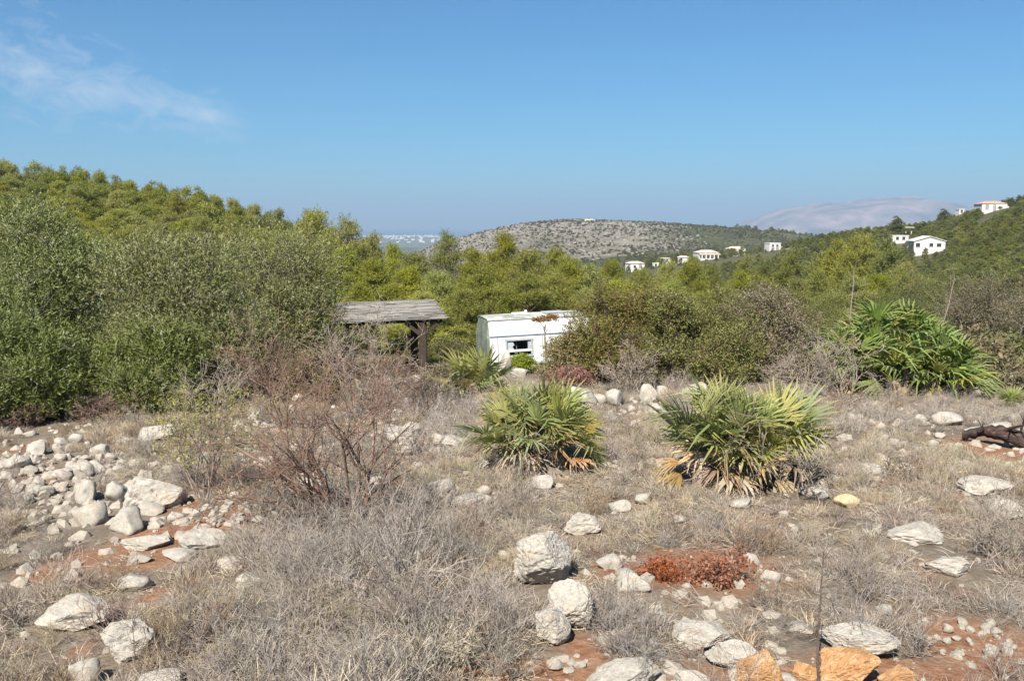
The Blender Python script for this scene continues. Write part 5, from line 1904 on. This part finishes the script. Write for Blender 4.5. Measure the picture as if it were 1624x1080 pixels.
def caravan_plants():
    # dry stalk with a brown seed head in front of the caravan
    rng = np.random.default_rng(14)
    p = at(867, 560, 31.5)
    g = np.array((p[0], 31.5, Hs(p[0], 31.5)))
    head = at(868, 509, 31.5) - g
    t = obj('seed_stalk', None, loc=g)
    tag(t, 'dry stalk with a brown seed head standing against the caravan side', 'plant')
    segs, tips = grow(rng, [(0, 0, -.1)], [head], np.array([np.linalg.norm(head) * .93]), np.array([.05]), [dict(k=6, wander=.03, n=9, spread=.9, ratio=.14, rr=.5, t0=.86, taper=.6), dict(k=2, wander=.2, n=4, spread=.8, ratio=.6), dict(k=2)])
    V, Q = seg_mesh(segs, 5)
    obj('stem', mesh('stem', V, Q, M_DEADWOOD, smooth_shade=True), t)
    lob = [(head + np.array((-.12, 0, 0)), (.24, .2, .15)), (head + np.array((.16, .02, .05)), (.26, .2, .17)), (head + np.array((-.4, 0, .0)), (.16, .14, .08))]
    V, Q, col = crown_leaves(rng, lob, 420, 4, .07, .03, .09, (.22, .13, .06), (.36, .23, .11), shell=.2)
    obj('seed_head', mesh('seed_head', V, Q, M_SHRUB, col), t)
    # lime green shrub below the window
    c = at(826, 590, 31.0)
    c = np.array((c[0], 31.0, Hs(c[0], 31.0)))
    h = at(826, 566, 31.0)[2] - c[2]
    L = [((0, 0, h * .55), (.38, .3, h * .5)), ((.3, .1, h * .45), (.26, .25, h * .4)), ((-.25, 0, h * .4), (.26, .25, h * .4))]
    s = shrub('lime_shrub', 'bright lime green shrub below the caravan window', None, c, L, 1500, 6, .07, .028, .2, (.20, .26, .04), (.32, .38, .07), M_SHRUB, .03, up=.7, shell=.2)
    segs, _ = grow(rng, [(-.08, 0, 0)], [(-.02, 0, 1)], np.array([at(822, 548, 31.0)[2] - c[2]]), np.array([.022]), [dict(k=5, wander=.03, taper=.5)])
    V, Q = seg_mesh(segs, 5)
    obj('stalk', mesh('stalk', V, Q, M_DEADWOOD, smooth_shade=True), s)
    # broken pale rubble beside it
    me = [rock_mesh(800 + i, 3, 1.0) for i in range(3)]
    for i, (a, b, w, hh, d, lab) in enumerate([(803, 585, 24, 30, 29.5, 'upright grey-white stone in front of the caravan at the left'), (820, 600, 22, 20, 28.0, 'white stone below the lime green shrub'), (795, 600, 20, 16, 27.5, 'mottled stone left of the lime green shrub')]):
        p = at(a, b, d)
        z = Hs(p[0], d)
        top = at(a, b - hh, d)[2]
        hz = max((top - z) / 2 * 1.05, .15)
        tag(obj('rock', me[i], loc=(p[0], d, z + hz * .9), rot=(0, 0, i), scale=(w * pxm(d) / 2, .35, hz)), lab, 'rock', 'pale limestone rocks on the dry slope')


caravan_plants()


# ------------------------------------------------------------------ houses
def build_houses():
    wall = solid_mat('white_render', [(.3, (.52, .505, .47)), (.7, (.68, .665, .635))], .8, .85, .05, .02)
    cream = solid_mat('cream_render', [(.3, (.52, .46, .38)), (.7, (.66, .60, .51))], .8, .9, .2, .05)
    tile = solid_mat('terracotta_roof', [(.3, (.38, .21, .14)), (.7, (.52, .33, .24))], 2.5, .85, .4, .05)
    tile2 = solid_mat('pale_tile_roof', [(.3, (.50, .40, .32)), (.7, (.64, .54, .45))], 2.5, .85, .4, .05)
    glass = solid_mat('dark_glass', [(.3, (.02, .025, .03)), (.7, (.05, .06, .07))], 2, .2, 0, spec=.6)
    shut = solid_mat('grey_shutter', [(.3, (.20, .20, .19)), (.7, (.32, .31, .30))], 3, .7, 0)
    stone = solid_mat('stone_terrace', [(.3, (.34, .28, .22)), (.7, (.54, .47, .39))], 1.2, .95, .4, .1)

    def house(label, p, base, d, wpx, hpx, dep, roof, wins, yaw=0.0, name='house', body=wall, rm=tile, extra=None):
        c = at(p, base, d)
        m = pxm(d)
        W, Hh = wpx * m * .86, hpx * m * .82
        z = Hs(c[0], d)
        t = obj(name, None, loc=(c[0], d, c[2]), rot=(0, 0, yaw))
        tag(t, label, 'house' if name == 'house' else 'wall', 'white houses on the far slopes' if name == 'house' else None)
        low = min(z - c[2], 0) - 1.5
        MB().box((0, dep / 2, (Hh + low) / 2), (W, dep, Hh - low)).build('wall', body, t)
        if roof == 'hip':
            r = MB()
            e, rh = .35, min(W, dep) * .14
            r.add([(-W / 2 - e, -e, Hh), (W / 2 + e, -e, Hh), (W / 2 + e, dep + e, Hh), (-W / 2 - e, dep + e, Hh), (-W / 2 + W * .25, dep / 2, Hh + rh), (W / 2 - W * .25, dep / 2, Hh + rh)],
                  [(0, 1, 5, 4), (1, 2, 5), (2, 3, 4, 5), (3, 0, 4), (3, 2, 1, 0)])
            ro = r.build('roof', rm, t)
        elif roof == 'gable':
            r = MB()
            e, rh = .4, W * .16
            prof = [(-W / 2 - e, Hh - .05), (0, Hh + rh), (W / 2 + e, Hh - .05), (W / 2 + e, Hh + .15), (0, Hh + rh + .22), (-W / 2 - e, Hh + .15)]
            V = [(q[0], -e, q[1]) for q in prof] + [(q[0], dep + e, q[1]) for q in prof]
            r.add(V, [(0, 1, 4, 5), (1, 2, 3, 4), (6, 11, 10, 7), (7, 10, 9, 8)] + [(i, i + 6, (i + 1) % 6 + 6, (i + 1) % 6) for i in range(6)])
            ro = r.build('roof', rm, t)
            MB().prism([(-W / 2, Hh), (W / 2, Hh), (0, Hh + rh)], .05, dep - .05).build('gable', body, t)
        else:
            ro = MB().box((0, dep / 2, Hh + .18), (W + .3, dep + .3, .36)).build('roof', body, t)
        if W > 8:
            MB().box((W * .22, dep * .6, Hh + .7), (.6, .6, 1.1)).build('chimney', body, ro)
        for (u, v, w, h, arch) in wins:
            wx, wz, ww, wh = (u - .5) * W, v * Hh, w, h
            wi = obj('window', None, t, loc=(wx, 0, wz))
            fr = MB()
            fr.box((0, -.02, wh / 2), (ww, .12, wh))
            if arch:
                fr.prism([(ww / 2 * math.cos(a), wh + ww / 2 * math.sin(a)) for a in np.linspace(0, math.pi, 9)], -.08, .04)
            fr.build('pane', glass if not arch else shut, wi)
            MB().box((0, -.08, -.05), (ww + .25, .2, .1)).build('sill', body, wi)
        if extra:
            extra(t, W, Hh, dep)
        return t

    def terrace(t, W, Hh, dep):
        MB().box((W * .08, -2.2, -2.0), (W * 1.15, 4.4, 4.2)).build('terrace', stone, t)
        MB().box((W * .08, -4.3, .35), (W * 1.15, .2, .9)).build('parapet', wall, t)

    def arcade(t, W, Hh, dep):
        for k in range(5):
            MB().box((-W / 2 + (k + .5) * W / 5, -2.2, Hh * .3), (.45, .45, Hh * .75)).build('column', wall, t)
        MB().box((0, -1.25, Hh * .75), (W, 2.5, .5)).build('porch_roof', tile2, t)
        MB().box((0, -1.6, -1.2), (W * 1.1, 3.4, 2.2)).build('terrace', wall, t)

    def side_wing(t, W, Hh, dep):
        MB().box((W * .62, dep * .55, Hh * .28), (W * .36, dep * .6, Hh * .6)).build('wing', wall, t)

    house('small white house with an orange roof, leftmost of the far white houses', 1011, 428, 450, 27, 12, 8, 'hip', [(.3, .3, 1.2, 1.3, 0), (.7, .3, 1.6, 1.8, 1)], R(12), rm=tile2)
    house('tiny white house right of the leftmost far house', 1040, 424, 455, 12, 7, 6, 'flat', [(.5, .3, 1.1, 1.1, 0)], R(-5))
    house('small white house partly behind pine tops left of the arcaded villa', 1058, 417, 460, 13, 8, 6, 'hip', [(.5, .3, 1.1, 1.2, 0)], R(10), rm=tile2)
    house('cream stone house between the small white house and the arcaded villa', 1084, 416, 445, 20, 9, 7, 'hip', [(.3, .3, 1.1, 1.3, 0)], R(-8), body=cream, rm=tile2)
    house('long white villa with an arcaded porch on the far slope', 1124, 410, 450, 38, 11, 9, 'hip', [(.2, .25, 1.4, 1.5, 1), (.5, .25, 1.4, 1.5, 1), (.8, .25, 1.4, 1.5, 1)], R(6), extra=arcade, rm=tile2)
    house('white villa with a pale orange roof right of the arcaded one', 1168, 405, 465, 32, 12, 9, 'hip', [(.25, .3, 1.5, 1.5, 1), (.7, .3, 1.3, 1.4, 0)], R(-6), rm=tile2)
    house('boxy two-storey white house on a stone terrace on the far slope', 1229, 399, 450, 21, 15, 7, 'flat', [(.3, .08, 1.6, 1.5, 1), (.7, .08, 1.6, 1.5, 1), (.3, .6, 1.1, 1.1, 0), (.7, .6, 1.1, 1.1, 0)], R(5), extra=lambda t, W, Hh, dep: (terrace(t, W, Hh, dep), side_wing(t, W, Hh, dep)))
    house('white gabled house on the right hillside, largest of the far houses', 1474, 397, 335, 54, 17, 9, 'gable', [(.12, .35, 1.5, 1.5, 0), (.55, .4, 1.3, 1.3, 0), (.8, .4, 1.6, 1.2, 0)], R(-8), rm=wall)
    house('low white building left of the gabled house', 1428, 383, 374, 30, 10, 6, 'flat', [(.3, .3, 1.2, 1.2, 0), (.7, .3, 1.2, 1.2, 0)], R(4))
    house('white house with a red roof on the right hilltop', 1577, 335, 410, 44, 14, 9, 'hip', [(.2, .25, 1.5, 1.6, 1), (.5, .25, 1.5, 1.6, 1), (.82, .3, 1.3, 1.3, 0)], R(-5), extra=lambda t, W, Hh, dep: MB().box((W * .2, -1.5, Hh * .32), (W * .5, 3.0, Hh * .62)).build('wing', wall, t))
    house('tiny white hut left of the red-roofed hilltop house', 1525, 338, 425, 9, 6, 4, 'flat', [(.5, .3, 1.0, 1.0, 0)], 0)
    # open white terrace frame above the low building
    c = at(1430, 373, 402)
    t = obj('terrace_frame', None, loc=c)
    tag(t, 'open white terrace with posts above the low building on the right hill', 'terrace')
    m = pxm(402)
    for k in range(4):
        MB().box((-12 * m + k * 9 * m, 0, 1.0), (.4, .4, 4.6)).build('post', wall, t)
    MB().box((1.5 * m, 0, 3.45), (31 * m, 3.0, .3)).build('roof_slab', wall, t)
    MB().box((1.5 * m, .6, -1.0), (33 * m, 3.0, 1.6)).build('base_wall', cream, t)
    # retaining walls
    for (a, b, d0, a2, b2, d1, hh, lab, mt) in [(1246, 399, 440, 1318, 387, 432, 1.3, 'pale retaining wall climbing the ridge right of the boxy house', cream), (1535, 345, 412, 1600, 342, 408, .9, 'ochre retaining wall below the hilltop house', stone),
                                               (1600, 356, 395, 1626, 332, 405, 1.2, 'pale stair wall at the right edge below the hilltop', cream)]:
        p0, p1 = at(a, b, d0), at(a2, b2, d1)
        w = MB().bar(p0 + np.array((0, 0, hh / 2 - 1)), p1 + np.array((0, 0, hh / 2 - 1)), .6, hh + 2)
        tag(w.build('retaining_wall', mt), lab, 'wall')
    # little ruin on top of the rocky hill
    c = at(934, 341, 1290)
    tag(MB().box((c[0], 1290, Hs(c[0], 1290) + .8), (12, 6, 4)).box((c[0] + 8, 1291, Hs(c[0] + 8, 1290) + .2), (7, 5, 3)).build('hilltop_hut', cream), 'tiny pale building on top of the rocky hill', 'hut')


build_houses()


# ------------------------------------------------------------------ stick and fallen log
def small_things():
    rng = np.random.default_rng(15)
    c = hit(1298, 1098)
    top = at(1316, 878, c[1] + .02) - c
    segs, _ = grow(rng, [(0, 0, -.08)], [top], np.array([np.linalg.norm(top) + .08]), np.array([.0065]), [dict(k=10, wander=.035, n=4, spread=.8, ratio=.07, rr=.5, t0=.3, taper=.35), dict(k=2, wander=.2)])
    V, Q = seg_mesh(segs, 6)
    tag(obj('upright_stick', mesh('upright_stick', V, Q, M_DARKWOOD, smooth_shade=True), loc=c), 'thin dark stick standing upright at the bottom right, between the orange rocks', 'stick')
    char = solid_mat('charred_wood', [(.3, (.012, .011, .012)), (.55, (.05, .035, .03)), (.75, (.17, .085, .055))], 5, .9, .8, .02, stretch=(1.5, 6, 6))
    a, b = hit(1525, 700), hit(1628, 712)
    t = obj('fallen_log', None, loc=a)
    tag(t, 'dark charred fallen log with reddish rot at the right edge', 'log')
    K = 22
    s = np.linspace(0, 1, K)
    ax = (b - a)[None] * s[:, None] + np.stack([np.zeros(K), .05 * np.sin(s * 5), .07 + .07 * np.sin(s * 3.0) + .006 * rng.normal(0, 1, K)], -1)
    rad = .045 + .05 * s + .005 * rng.normal(0, 1, K)
    nS = 14
    V = []
    d = norm(b - a)
    u = norm(np.cross(d, (0, 0, 1)))
    w = np.cross(u, d)
    for k in range(K):
        for j in range(nS):
            th = 2 * math.pi * j / nS
            rr = rad[k] * (1 + .16 * math.sin(3 * th + k * .15) + .05 * math.sin(7 * th))
            V.append(ax[k] + u * rr * math.cos(th) + w * rr * math.sin(th))
    Q = [[k * nS + j, k * nS + (j + 1) % nS, (k + 1) * nS + (j + 1) % nS, (k + 1) * nS + j] for k in range(K - 1) for j in range(nS)]
    obj('bole', mesh('bole', np.array(V), [np.array(Q), np.arange(nS)[None], np.arange((K - 1) * nS, K * nS)[None][:, ::-1]], char, smooth_shade=True), t)
    segs, _ = grow(rng, ax[[6, 12, 17]], [(-.5, -.6, .2), (.3, -.7, .15), (.4, .3, .6)], np.array([.3, .34, .25]), np.array([.025, .03, .02]), [dict(k=4, wander=.25, n=3, spread=.7, ratio=.5), dict(k=2)])
    V, Q = seg_mesh(segs, 6)
    obj('branch_stubs', mesh('branch_stubs', V, Q, char, smooth_shade=True), t)


small_things()
